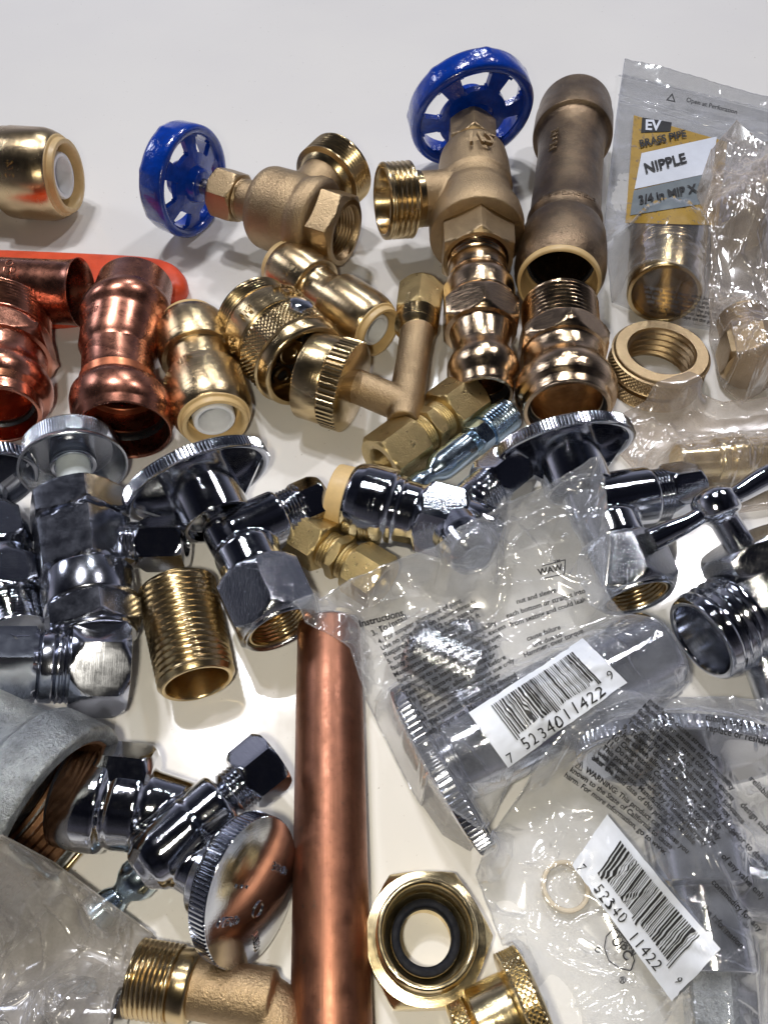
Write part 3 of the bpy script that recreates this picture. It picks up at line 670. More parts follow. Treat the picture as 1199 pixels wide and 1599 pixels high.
def oval_valve(t, H, body0, _unused, out0, out1, so0, so1, a, b, w_body, w_nut, w_bore, w_side, w_snut, mat='chrome', roll=0, deep=.42, teeth=128, mat2='chromeg'):
    ax = (H - body0).normalized()
    knob(t, H, ax, a, b, deep, roll=roll, teeth=teeth, hubw=.62, hubl=.92)
    L = (H - body0).length
    st = rev(body0, H, [(-.42, .8), (-.35, 1.1), (.12, 1.18), (.22, 1.1), (.25, .85), (.9, .6)], 48, k=1)
    mainb = rev(out0 - (out1 - out0).normalized() * .35, out1, [(0, .3 * w_body), (.03, .8 * w_body), (.1, w_body), (.36, w_body), (.38, .9 * w_body), (.4, .5 * w_body)], 56)
    sd = rev(so0, so1, [(0, .8 * w_side), (.06, w_side), (.54, w_side), (.56, .85 * w_side), (.58, .5 * w_side)], 56)
    t.add('body', cast([st, mainb, sd], .05, 4), mat)
    t.add('outlet_thread', rev(out0, out1, [(.2, .6 * w_body), ('T', .16, .42, .99 * w_body, .12, .05), (.5, .6 * w_body)], 72), mat)
    t.add('outlet_nut', rev(out0, out1, [(.32, .6 * w_nut), (.32, .84 * w_nut), ('H', .325, .95, w_nut * .92, .2), (.97, .86 * w_nut), (1.0, .84 * w_nut), (1.0, 1.06 * w_bore), (.97, w_bore), (.6, w_bore * .98), (.6, 2)], 84), mat2)
    t.add('bore_lining', rev(out0, out1, [(.62, w_bore * .96), (.965, w_bore * .975), (.965, w_bore * .90), ('T', .95, .7, w_bore * .89, .12, .04), (.65, 2)], 72, cap=False), 'brass')
    t.add('side_thread', rev(so0, so1, [(.3, .6 * w_side), ('T', .5, .76, .86 * w_side, .11, .045), (.78, .5 * w_side)], 60), mat)
    t.add('side_nut', rev(so0, so1, [(.68, .5 * w_snut), (.68, .78 * w_snut), ('H', .685, .98, w_snut * .93, .22), (1.0, .72 * w_snut), (1.0, .5 * w_snut), (.8, .46 * w_snut), (.8, 2)], 60), mat)

t = Thing('stop_valve', 'chrome angle stop with hollow oval handle, beside the threaded brass nipple', 'valve', P(370, 860), 'chrome valves')
oval_valve(t, P(310, 750, 2.05), P(352, 838, 1.7), None, P(384, 862, 1.65), P(440, 985, 1.5), P(352, 846, 1.6), P(508, 778, 1.4), 2.28, 1.72, 100, 140, 106, 92, 80)

t = Thing('stop_valve', 'chrome angle stop with hollow oval handle, behind the raised bag corner', 'valve', P(920, 800), 'chrome valves')
oval_valve(t, P(880, 698, 2.15), P(912, 790, 1.8), None, P(948, 822, 1.75), P(996, 936, 1.6), P(915, 790, 1.7), P(1086, 764, 1.45), 2.25, 1.65, 100, 136, 102, 96, 88)

# chrome push-fit valve under the bag
t = Thing('push_valve', 'shiny chrome push-fit valve with a tan collar at its left end', 'valve', P(640, 800))
A, B = P(530, 775, 1.45), P(770, 838, 1.5)
main = rev(A, B, [(.06, 70), (.07, 106), (.10, 118), (.17, 127), (.34, 128), (.36, 122), (.38, 112), (.40, 116), (.42, 106), (.52, 104), (.54, 110), (.9, 100), (1.0, 90), (1.05, 60)], 80)
A2, B2 = P(700, 815, 1.5), P(808, 726, 1.6)
br = rev(A2, B2, [(-.1, 60), (0, 70), (.45, 70), (.5, 50)], 50)
kn_ = rev(P(700, 812, 1.5), P(745, 872, 2.3), [(0, 90), (.6, 92), (.9, 80), (1, 50)], 50)
t.add('body', cast([main, br, kn_], .045, 3), 'chrome')
t.add('release_collar', rev(A, B, [(.1, 70), (.10, 102), (-.03, 100), (-.04, 97), (-.04, 78), (.1, 70)], 60), 'tan')
t.add('body_flat', rev(A, B, [(.53, 60), ('H', .54, .82, 112, .16), (.83, 60)], 60, roll=.5), 'chrome')
t.add('side_thread', rev(A2, B2, [(.3, 40), ('T', .35, .62, 72, .1, .04), (.65, 40)], 60), 'chrome')
t.add('side_nut', rev(A2, B2, [(.56, 40), (.56, 68), ('H', .565, .98, 82, .24), (1.0, 60), (1.0, 40), (.8, 38), (.8, 2)], 60), 'chrome')
rr = 127 / 2 * kpx(A)
t.add('lettering', text_round(A, B, .26, .35, rr, 'ASSE 1061', .26, False, False, .03), 'chrome')

# lever tap
t = Thing('lever_tap', 'grainy chrome tap with a tee lever and a wide threaded mouth facing left', 'tap', P(1150, 930))
A, B = P(1156, 962, 1.75), P(1092, 1000, 1.65)
t.add('spout', rev(P(1250, 915, 1.8), P(1130, 980, 1.7), [(0, 90), (.7, 92), (.72, 94)], 60), 'chromeg')
t.add('hose_thread', rev(A, B, [(-.1, 70), (.02, 100), (.1, 128), ('T', .12, .80, 146, .3, .11), (.84, 142), (.96, 138), (1.0, 130), (1.0, 120), (.92, 114), (.2, 104), (.19, 60), (-.4, 58), (-.4, 2)], 90), 'chrome')
bd = rev(P(1128, 800, 2.9), P(1215, 970, 1.6), [(.35, 50), (.40, 90), (.5, 126), (.8, 150), (1.1, 140), (1.2, 70)], 64)
b2 = rev(P(1250, 912, 1.8), P(1130, 978, 1.7), [(0, 100), (.45, 100), (.55, 84)], 50)
b3 = rev(P(1170, 960, 1.6), P(1220, 1110, 1.0), [(0, 70), (1, 66)], 50)
t.add('body', cast([bd, b2, b3], .06, 3), 'chromeg')
A3, B3 = P(1112, 782, 3.3), P(1178, 890, 2.3)
t.add('bonnet_nut', rev(A3, B3, [(.60, 60), (.60, 110), ('H', .61, .96, 124, .24), (.98, 110), (1.0, 112), (1.1, 108)], 72), 'chromeg')
t.add('spindle', rev(A3, B3, [(.1, 36), (.14, 54), (.22, 54), (.24, 50), (.3, 44), (.66, 46)], 50), 'chrome')
lv_ = t.add('lever_hub', rev(P(1104, 764, 3.5), P(1126, 810, 3.2), [(-.02, 20), (.08, 48), (.25, 66), (.5, 72), (.85, 70), (.95, 60), (1, 40)], 56), 'chrome')
t.add('lever_arm', sweep([P(1112, 788, 3.35), P(1150, 772, 3.4), P(1195, 746, 3.5), P(1260, 722, 3.6)], [.22, .26, .34, .38], 30), 'chrome', parent=lv_)
t.add('lever_arm', sweep([P(1108, 795, 3.3), P(1075, 816, 3.2), P(1045, 830, 3.05), P(1016, 844, 2.9)], [.22, .24, .30, .34], 30), 'chrome', parent=lv_)

# brass nipple
t = Thing('brass_nipple', 'fully threaded brass nipple lying alone between two chrome valves', 'pipe nipple', P(295, 990), solo=True)
A, B = P(278, 922, 1.12), P(308, 1064, 1.12)
t.add('brass_nipple', rev(A, B, [(0, 90), (-.02, 106), ('T', 0, .98, 121, .185, .06), (1.01, 114), (1.03, 110), (1.03, 99), (1.0, 95), (.5, 94), (.5, 2)], 96), 'brass')

# copper pipe
t = Thing('copper_pipe', 'long plain copper pipe running to the bottom edge', 'pipe', P(518, 1300), solo=True)
A, B = P(514, 978, .80), P(518, 1680, .80); k = (96 * kpx(A) + 114 * kpx(P(517, 1550, .8))) / 2 / 106
t.add('copper_pipe', rev(A, B, [(.0, 84), (-.003, 90), (0, 96), (.006, 98), (.25, 98), (.5, 97), (.75, 96), (1.0, 95.5), (1.0, 80)], 120, k=kpx(A) * 1.0), 'pipe')

# ================================================================ 4 bottom left
t = Thing('galvanised_cap', 'large grey galvanised iron fitting with a rusty threaded mouth facing right', 'iron fitting', P(60, 1250))
A, B = P(-70, 1180, 2.35), P(94, 1274, 2.2)
k = kpx((A + B) / 2)
t.add('cap', rev(A, B, [(-.2, 100), (-.1, 232), (.3, 240), (.5, 246), (.58, 262), (.62, 284), (.80, 288), (.965, 288), (.99, 282), (1.0, 276), (1.0, 246), (.985, 238), (.5, 222), (.5, 2)], 96, k=k, ang=50), 'galv')
t.add('rusty_thread', rev(A, B, [(.98, 238), ('T', .97, .5, 228, .22, .08), (.49, 60), (.49, 2)], 80, k=k, cap=False), 'galvin')

t = Thing('stop_valve', 'chrome angle stop by the copper pipe, its tail in the galvanised mouth', 'valve', P(250, 1270), 'chrome valves')
a0, a1 = P(232, 1350, 2.0), P(388, 1218, 1.9)
barrel = rev(a0, a1, [(-.1, 60), (-.03, 84), (.0, 98), (.1, 106), (.45, 106), (.47, 98), (.72, 98), (.75, 90), (.77, 60)], 64)
inl = rev(P(300, 1270, 1.5), P(100, 1245, 1.7), [(0, 90), (.30, 112), (.34, 120), (.36, 132), (.55, 136), (.60, 128), (.64, 150), (.8, 150), (1.0, 140), (1.05, 90)], 60)
hub = rev(P(262, 1325, 1.7), P(335, 1372, 1.9), [(0, 86), (1, 84)], 50)
t.add('body', cast([barrel, inl, hub], .05, 3), 'chrome')
t.add('tail_nut', rev(P(235, 1232, 1.6), P(125, 1222, 1.8), [(-.05, 60), (-.05, 100), ('H', 0, .75, 118, .2), (.78, 100), (.8, 60)], 60, roll=.4), 'chrome')
t.add('outlet_thread', rev(a0, P(425, 1185, 1.8), [(.6, 50), ('T', .64, .86, 76, .1, .045), (.9, 40)], 60), 'chrome')
t.add('outlet_nut', rev(P(378, 1224, 1.85), P(430, 1182, 1.8), [(0, 50), (0, 78), ('H', .01, .97, 90, .2), (1.0, 70), (1.0, 40)], 60), 'chrome')
H = P(385, 1388, 1.95); ax = (H - P(262, 1322, 1.6)); ax = Vector((ax.x, ax.y * .9, .62))
knob(t, H, ax, 1.92, 1.50, .44, roll=math.radians(82), teeth=100, hubw=.62, hubl=.62, ribs=False)
# raised words and emblem dots on the handle face
D, X, Y = frame(H, H + ax, 0)
def face_text(s_, u, v, size, rot):
    me = text_mesh(s_, size, .015)
    c_, q_ = math.cos(rot), math.sin(rot)
    def fn(c):
        x, y = c.x * c_ - c.y * q_ + u, c.x * q_ + c.y * c_ + v
        r = math.hypot(x / 1.5, y / 1.92)
        return H + (-X) * -x + (-Y) * y + D * (.43 - .16 * r ** 2.2 + c.z)
    return warp(me, fn)
for s_, u, v, sz, ro in (('OPEN', .75, .7, .26, 1.2), ('CLOSE', -.65, -.3, .26, 1.45), ('TURN', .75, -.8, .24, -1.2), ('\u25cb', .25, -.15, .5, 0), ('\u2022 \u2022 \u2022', .1, .9, .3, 1.3)):
    t.add('raised_lettering', face_text(s_, u, v, sz, ro), 'chrome')

t = Thing('zinc_plug', 'small grey zinc plug with rounded neck, poking out above the hazy bag', 'air plug', P(200, 1385), solo=True)
t.add('zinc_plug', rev(P(245, 1345, .8), P(150, 1432, .7), [(0, 40), (.12, 62), (.35, 66), (.45, 58), (.55, 38), (.62, 34), (.72, 48), (.9, 56), (1.0, 58)], 60), 'zinc')
t = Thing('brass_pin', 'thin brass pin below the rusty galvanised mouth', 'pin', P(118, 1340), solo=True)
t.add('brass_pin', rev(P(85, 1378, .3), P(137, 1318, .3), [(0, 8), (.02, 10), (.98, 10), (1, 8)], 24), 'brass')

t = Thing('threaded_elbow', 'cast brass elbow with a fine male thread, left of the long copper pipe', 'pipe elbow', P(330, 1545))
A, B = P(213, 1526, 1.0), P(424, 1562, 1.05)
hz_ = rev(A, B, [(.34, 60), (.34, 94), (.38, 88), (.42, 86), (1.0, 88), (1.02, 70)], 60)
vz = sweep([P(400, 1562, .9), P(426, 1582, .9), P(434, 1612, .9), P(436, 1690, .8)], [.56, .62, .64, .64], 40)
t.add('elbow_body', cast([hz_, vz], .045, 4), 'cast')
t.add('male_thread', rev(A, B, [(.0, 60), (0, 106), ('T', .0, .30, 110, .105, .04), (.305, 100), (.31, 104), (.42, 104), (.44, 96), (.45, 60)], 90), 'brass')

# hexagonal adapter seen from above
t = Thing('hex_adapter', 'bright brass hexagonal adapter standing on end, dark rubber washer inside', 'pipe adapter', P(667, 1468))
C = P(667, 1456, 1.75); A = Vector((C.x, C.y, 0)); k = kpx(C)
t.add('body', rev(A, C, [(.0, 96), (0, 168), ('H', .0, .62, 194, .2), (.63, 172), (.64, 160), (.70, 158), (.9, 161), (.97, 159), (1.0, 154), (1.0, 144), (.97, 139), (.55, 136), (.5, 112), (.47, 110), (.1, 92), (0, 90), (0, 96)], 96, k=k, cap=False, roll=.55), 'bright')
t.add('rubber_washer', rev(A, C, [(.46, 84), (.50, 82), (.62, 84), (.64, 90), (.64, 108), (.62, 112), (.5, 112), (.46, 84)], 80, k=k, cap=False), 'washer')

t = Thing('knurled_fitting', 'brass fitting with coarse knurled collars at the bottom edge', 'hose fitting', P(790, 1580))
A, B = P(712, 1622, 1.15), P(838, 1562, 1.25)
t.add('fitting', rev(A, B, [(0, 50), (.0, 84), ('D', .02, .20, 94, 40, .06), (.21, 80), (.24, 100), (.26, 112), (.70, 114), (.72, 110), ('D', .74, .98, 164, 56, .07), (1.0, 154), (1.0, 110), (.8, 100), (.8, 2)], 84), 'bright')
# ================================================================ 5 things inside the bags
t = Thing('brass_nipple', 'brass nipple seen through the clear bag with the yellow and white print', 'pipe nipple', P(1040, 380), solo=True)
A, B = P(1043, 368, 1.35), P(1036, 458, 1.35)
t.add('brass_nipple', rev(A, B, [(0, 80), (0, 104), ('T', .0, .55, 114, .17, .05), (.56, 112), (1.0, 112), (1.02, 108), (1.02, 96), (.5, 92), (.5, 2)], 80), 'brass')
t = Thing('brass_nipple', 'threaded brass nipple inside the crumpled bag at the upper right edge', 'pipe nipple', P(1190, 310), solo=True)
A, B = P(1150, 350, 1.3), P(1245, 268, 1.3)
t.add('brass_nipple', rev(A, B, [(0, 60), (0, 84), ('T', .0, 1.0, 92, .17, .06), (1.01, 60)], 80), 'brass')
t = Thing('hex_plug', 'small brass hexagonal piece low in the crumpled bag at the right edge', 'pipe plug', P(1165, 560), solo=True)
A, B = P(1160, 500, 1.1), P(1180, 585, 1.1)
t.add('hex_plug', rev(A, B, [(0, 60), ('T', .0, .4, 78, .14, .05), ('H', .42, .9, 88, .2), (.92, 60)], 60), 'matteb')
t = Thing('hose_barb', 'pale brass hose barb inside the hazy pinkish bag', 'hose fitting', P(1150, 735), solo=True)
A, B = P(1055, 722, .9), P(1265, 712, .9)
t.add('hose_barb', rev(A, B, [(0, 50), (0, 56), (.27, 58), (.28, 68), (.30, 70), (.34, 70), (.345, 62), (.37, 62), (.375, 72), (.48, 72), (.5, 64), (1, 64)], 60), 'bright')

t = Thing('stop_valve', 'bagged chrome valve with ribbed oval handle and thick tube under the upper barcode', 'valve', P(850, 1120), 'bagged chrome valves')
A, B = P(700, 1188, 1.45), P(1024, 1018, 1.35); ax = (B - A).normalized()
knob(t, P(688, 1194, 1.55), -ax + Vector((0, 0, -.30)), 2.22, 1.45, .40, roll=0, teeth=86, hubw=.5, hubl=.3, ribs=False, mat='satin')
t.add('barrel', rev(A, B, [(0, 100), (0, 138), (.12, 140), (.13, 144), (.6, 144), (.61, 140), (.96, 140), (1.0, 132), (1.0, 112), (.9, 108), (.9, 2)], 90), 'chrome')
t.add('body', cast([rev(P(640, 1010, 1.0), P(760, 1060, 1.1), [(0, 80), (.1, 104), (.9, 110), (1, 70)], 48), rev(P(720, 980, 1.0), P(740, 1120, 1.1), [(0, 60), (1, 80)], 48)], .05, 3), 'chromeg')
t = Thing('stop_valve', 'bagged chrome valve with ribbed handle and tube, right of the lower barcode', 'valve', P(1100, 1350), 'bagged chrome valves')
A, B = P(1062, 1190, 1.6), P(1120, 1520, 1.4); ax = (B - A).normalized()
knob(t, P(1060, 1176, 1.7), -ax + Vector((0, 0, -.25)), 2.5, 1.45, .40, roll=0, teeth=86, hubw=.5, hubl=.3, ribs=False, mat='satin')
t.add('barrel', rev(A, B, [(0, 100), (0, 120), (.35, 122), (.36, 150), (.62, 152), (.64, 120), (1.0, 118), (1.0, 60)], 80), 'chrome')
t.add('side_outlet', rev(P(1100, 1370, 1.5), P(1260, 1400, 1.5), [(0, 100), (1, 104)], 60), 'chromeg')
t.add('end_nut', rev(P(1118, 1500, 1.3), P(1128, 1640, 1.3), [(0, 60), ('H', .05, 1, 96, .1), (1, 60)], 60), 'galv')
t = Thing('plastic_ring', 'small cream plastic ring inside the lower printed bag', 'ring', P(883, 1385), solo=True)
C = P(884, 1383, .3); A = Vector((C.x, C.y, .06))
t.add('plastic_ring', rev(A, C, [(0, 66), (0, 76), (.9, 76), (1, 74), (1, 66), (.9, 62), (0, 62), (0, 66)], 60, k=kpx(C), cap=False), 'milk')
t = Thing('stop_valve', 'dark chrome valve blurred inside the hazy bag in the lower left corner', 'valve', P(110, 1570), 'bagged chrome valves')
t.add('body', rev(P(10, 1590, .9), P(190, 1590, .9), [(0, 70), (.3, 88), (.32, 100), ('H', .34, .7, 100, .2), (.72, 80), (1, 78)], 60), 'chrome')
t.add('outlet', rev(P(110, 1600, 1.0), P(120, 1540, 1.4), [(0, 60), (1, 64), (1, 40)], 48), 'chrome')
t = Thing('hex_plug', 'small brass hexagonal piece blurred in the corner of the lower printed bag', 'pipe plug', P(800, 1290), solo=True) if 0 else None

# ================================================================ 6 bags: films draped over what lies in and under them
def resample(pts, n):
    pts = np.array(pts, float); d = np.concatenate([[0], np.cumsum(np.linalg.norm(np.diff(pts[:, :2], axis=0), axis=1))])
    s_ = np.linspace(0, d[-1], n); return np.stack([np.interp(s_, d, pts[:, i]) for i in range(3)], 1)
def coons(b0, b1, l0, l1, nu, nv):
    """b0: v=0 edge (u 0..1), b1: v=1 edge, l0: u=0 edge (v 0..1), l1: u=1 edge"""
    b0, b1, l0, l1 = resample(b0, nu), resample(b1, nu), resample(l0, nv), resample(l1, nv)
    u = np.linspace(0, 1, nu)[None, :, None]; v = np.linspace(0, 1, nv)[:, None, None]
    G = (1 - v) * b0[None] + v * b1[None] + (1 - u) * l0[:, None] + u * l1[:, None] - (
        (1 - u) * (1 - v) * b0[0] + u * (1 - v) * b0[-1] + (1 - u) * v * b1[0] + u * v * b1[-1])
    return G
def all_bvh(skip=()):
    V, Fc = [], []
    for th, vs, fs in REG:
        if any(th is x for x in skip): continue
        o = len(V); V += vs; Fc += [tuple(i + o for i in f) for f in fs]
    return BVHTree.FromPolygons(V, Fc)
def heights(bvh, X, Y):
    H = np.zeros(X.shape)
    for idx in np.ndindex(X.shape):
        h = bvh.ray_cast(Vector((X[idx], Y[idx], 12)), Vector((0, 0, -1)), 13)
        if h[0] is not None: H[idx] = max(0, h[0].z)
    return H
def dilate(H, n=1):
    for _ in range(n):
        K = H.copy()
        K[1:] = np.maximum(K[1:], H[:-1]); K[:-1] = np.maximum(K[:-1], H[1:]); K[:, 1:] = np.maximum(K[:, 1:], H[:, :-1]); K[:, :-1] = np.maximum(K[:, :-1], H[:, 1:]); H = K
    return H
def crinkle(X, Y, seed, f, amp, ang=0.0, st=1.0):
    c, s_ = math.cos(ang), math.sin(ang); out = np.zeros(X.shape)
    for idx in np.ndindex(X.shape):
        x, y = X[idx], Y[idx]; u, v = (x * c + y * s_) * f, (-x * s_ + y * c) * f * st
        w_ = noise.noise(Vector((u * .6, v * .6, seed + 9))) * .8
        out[idx] = 1 - abs(noise.noise(Vector((u + w_, v - w_, seed)))) * 2.6
    return out * amp
def bag(t, b0, b1, l0, l1, mat, contents=(), n=150, seed=1, amp=1.0, iters=260, sag=.35, ang=.6):
    G = coons(b0, b1, l0, l1, n, n)
    Wd = np.zeros(G.shape)
    for idx in np.ndindex(G.shape[:2]):
        p = P(G[idx][0], G[idx][1], G[idx][2]); Wd[idx] = p
    X, Y, Z0 = Wd[..., 0], Wd[..., 1], Wd[..., 2]
    top_all = dilate(heights(all_bvh(), X, Y), 2) + .035
    bot_all = dilate(heights(all_bvh(contents), X, Y), 1) + .015
    def relax(obs, Z, it, pull):
        Z = np.maximum(Z, obs); edge = Z.copy()
        for k_ in range(it):
            A_ = Z.copy()
            A_[1:-1, 1:-1] = .25 * (Z[2:, 1:-1] + Z[:-2, 1:-1] + Z[1:-1, 2:] + Z[1:-1, :-2]) - pull
            A_ = np.maximum(A_, obs)
            Z = A_
        return Z
    T = relax(top_all, Z0, iters, .0006 * sag * 6)
    # take the sharp kinks off the drape, then crumple it
    for _ in range(6):
        T[1:-1, 1:-1] = .5 * T[1:-1, 1:-1] + .125 * (T[2:, 1:-1] + T[:-2, 1:-1] + T[1:-1, 2:] + T[1:-1, :-2])
    T = np.maximum(T, top_all - .02)
    def crease(sd, f, an, st, p): return np.clip(crinkle(X, Y, sd, f, 1.0, an, st), 0, 1) ** p
    mask = np.clip(crinkle(X, Y, seed + 40, .33, 1.0) + .1, 0, 1)
    C1 = crinkle(X, Y, seed, .30, .12, ang, 1.7) + crease(seed + 2, .55, ang, 2.2, 4) * .10 + crease(seed + 3, .8, ang + 1.1, 1.8, 5) * .08 + crease(seed + 6, 1.7, ang + .4, 1.4, 4) * mask * .025 + crease(seed + 7, 3.4, ang, 1.2, 2) * mask ** 2 * .005
    C1 = (C1 - C1.mean()) * amp; T = T + np.maximum(C1, -.03)
    Bz = relax(bot_all, np.minimum(Z0, .2), iters // 2, .02)
    C2 = crinkle(X, Y, seed + 11, .7, .05, ang, 1.4); Bz = Bz + (C2 - C2.min()) * amp * .6
    Bz = np.minimum(Bz, T - .05)
    Bz[0], Bz[-1], Bz[:, 0], Bz[:, -1] = T[0] - .03, T[-1] - .03, T[:, 0] - .03, T[:, -1] - .03
    res = []
    for nm, Z, rg in (('front_film', T, True), ('back_film', Bz, False)):
        V = np.stack([X, Y, Z], -1).reshape(-1, 3); ny, nx = X.shape
        i = np.arange(ny - 1)[:, None] * nx; j = np.arange(nx - 1)[None]
        Fq = np.stack([i + j, i + j + 1, i + j + 1 + nx, i + j + nx], -1).reshape(-1, 4)
        me = mesh(V.tolist(), [tuple(f) for f in Fq.tolist()], 75)
        t.add(nm, me, mat, reg=rg)
        if rg: bv = BVHTree.FromPolygons([Vector(v) for v in V.tolist()], [tuple(f) for f in Fq.tolist()])
    n_ = T.shape[0]; loop = [(0, j) for j in range(0, n_ - 1, 2)] + [(i, n_ - 1) for i in range(0, n_ - 1, 2)] + [(n_ - 1, j) for j in range(n_ - 1, 0, -2)] + [(i, 0) for i in range(n_ - 1, 0, -2)]
    pts = [Vector((X[q], Y[q], T[q] - .015)) for q in loop]
    t.add('sealed_edge', sweep(pts + [pts[0]], [.022] * (len(pts) + 1), 6, sub=1), mat, reg=False)
    return bv
def onto(bv, px, py, z, off):
    h = bv.ray_cast(CAM, ray(px, py))
    if h[0] is not None:
        nn = h[1] if h[1].dot(ray(px, py)) < 0 else -h[1]
        return h[0] + (nn * .6 - ray(px, py) * .4) * off
    for _ in range(3):
        p = P(px, py, z); h = bv.ray_cast(Vector((p.x, p.y, 12)), Vector((0, 0, -1)), 14)
        if h[0] is None: break
        z = h[0].z + off
    p = P(px, py, z); return p
def print_text(t, bv, s_, px, py, size, deg, z=1.5, mat='ink', off=.022, bold=.0, mirror=False, parent=None, name='printed_text', left=True, curve=0.0):
    a = math.radians(deg); me = text_mesh(s_, size, 0, bold + size * .016)
    x0 = min((v.co.x for v in me.vertices), default=0)
    def fn(c):
        u = (c.x - x0) if left else c.x
        if mirror: u = -u
        q = a + curve * u
        X_ = px + u * math.cos(a + curve * u * .5) + c.y * math.sin(q); Y_ = py + u * math.sin(a + curve * u * .5) - c.y * math.cos(q)
        return onto(bv, X_, Y_, z, off)
    warp(me, fn); return t.add(name, me, mat, parent=parent, reg=False)
def patch(t, bv, quad, nu, nv, name, mat, off, z=1.5, parent=None, reg=False):
    """quad: four photo corners (u0v0, u1v0, u1v1, u0v1) laid on the film"""
    V, Fc = [], []; a, b, c, d = [Vector((*q, 0)) for q in quad]
    for j in range(nv + 1):
        for i in range(nu + 1):
            u, v = i / nu, j / nv; p = (a * (1 - u) + b * u) * (1 - v) + (d * (1 - u) + c * u) * v
            V.append(onto(bv, p.x, p.y, z, off))
    for j in range(nv):
        for i in range(nu): o = j * (nu + 1) + i; Fc.append((o, o + 1, o + nu + 2, o + nu + 1))
    return t.add(name, mesh(V, Fc, 80), mat, parent=parent, reg=reg)
def barcode(t, bv, quad, z, seed):
    lab = patch(t, bv, quad, 36, 24, 'barcode_label', 'label', .05, z)
    a, b, c, d = [Vector((*q, 0)) for q in quad]; r = random.Random(seed)
    def uv(u, v): return (a * (1 - u) + b * u) * (1 - v) + (d * (1 - u) + c * u) * v
    x = .16; V, Fc = [], []
    while x < .86:
        w_ = r.choice((.004, .004, .008, .008, .012, .016)); long_ = x < .19 or x > .83 or .49 < x < .53
        n = 14; v1 = .74 if long_ else .68
        for k_ in range(n + 1):
            v = .10 + (v1 - .10) * k_ / n
            for uu in (x, x + w_): p = uv(uu, v); V.append(onto(bv, p.x, p.y, z, .085))
            if k_: o = len(V); Fc.append((o - 4, o - 3, o - 1, o - 2))
        x += w_ + r.choice((.005, .008, .011))
    t.add('bars', mesh(V, Fc, 80), 'ink', parent=lab, reg=False)
    e = (b - a); dg = math.degrees(math.atan2(e.y, e.x)); sz = (d - a).length * .26
    for s_, u, v, k_ in (('7', .05, .90, .8), ('52340', .33, .87, 1), ('11422', .68, .87, 1), ('9', .95, .74, .8)):
        p = uv(u, v); me = text_mesh(s_, sz * k_, 0, 0, 1.15)
        def fn(cc):
            q = math.radians(dg); return onto(bv, p.x + cc.x * math.cos(q) + cc.y * math.sin(q), p.y + cc.x * math.sin(q) - cc.y * math.cos(q), z, .085)
        t.add('digits', warp(me, fn), 'ink', parent=lab, reg=False)

by = {th.label: th for th, _, _ in REG}
def C_(*keys): return [th for l, th in by.items() if any(k_ in l for k_ in keys)]

# zip bag with the yellow print
t = Thing('plastic_bag', 'clear zip bag with yellow, white and grey printed panel holding a brass nipple', 'plastic bag', P(1050, 300), 'clear plastic bags')
bv = bag(t, [(975, 92, .7), (1040, 105, .8), (1120, 130, .7), (1250, 165, .6)], [(955, 472, .15), (1010, 482, .5), (1060, 500, .4), (1130, 515, .3), (1250, 520, .3)],
         [(975, 92, .7), (962, 180, .4), (953, 260, .2), (944, 340, .15), (949, 410, .15), (955, 472, .15)], [(1250, 165, .6), (1250, 520, .3)], 'film', C_('yellow and white print'), 150, 1, .3, ang=.3)
patch(t, bv, [(989, 180), (1135, 222), (1120, 352), (976, 348)], 30, 30, 'yellow_panel', 'ochre', .010, 1.0)
patch(t, bv, [(1001, 240), (1118, 214), (1112, 270), (990, 296)], 24, 14, 'white_panel', 'label', .045, 1.0)
patch(t, bv, [(989, 298), (1112, 270), (1104, 318), (983, 337)], 24, 14, 'grey_panel', 'grey', .045, 1.0)
patch(t, bv, [(1002, 184), (1048, 192), (1046, 206), (1000, 208)], 12, 6, 'logo_box', 'ink', .045, 1.0)
print_text(t, bv, 'EV', 1007, 197, 22, 3, 1.0, 'label', .085, .4, name='logo_letters')
print_text(t, bv, 'BRASS PIPE', 998, 227, 15.5, -13, 1.0, bold=.25, off=.12)
print_text(t, bv, 'NIPPLE', 1006, 266, 22, -15, 1.0, bold=.3, off=.12)
print_text(t, bv, '3/4 in MIP X 2', 997, 315, 18, -12, 1.0, bold=.3, off=.12)
print_text(t, bv, 'Open at Perforation', 1071, 156, 10, 14, .8)
print_text(t, bv, '\u25b3', 1040, 152, 16, 12, .8)
for k_ in range(6): print_text(t, bv, 'and use proper tape on the pipe dope ' if k_ % 2 else 'to leaving under water when installed', 1004 + k_ * 2, 447 + k_ * 7.5, 8, 11, .7)
for k_, (ya, yb) in enumerate(((148, 212), (158, 224), (118, 172))):
    pts = [onto(bv, 966 + (1199 - 966) * i / 24, ya + (yb - ya) * i / 24, .8, .04) for i in range(28)]
    t.add('zip_ridge', sweep(pts, [.045] * len(pts), 10, sub=2), 'film', reg=False)

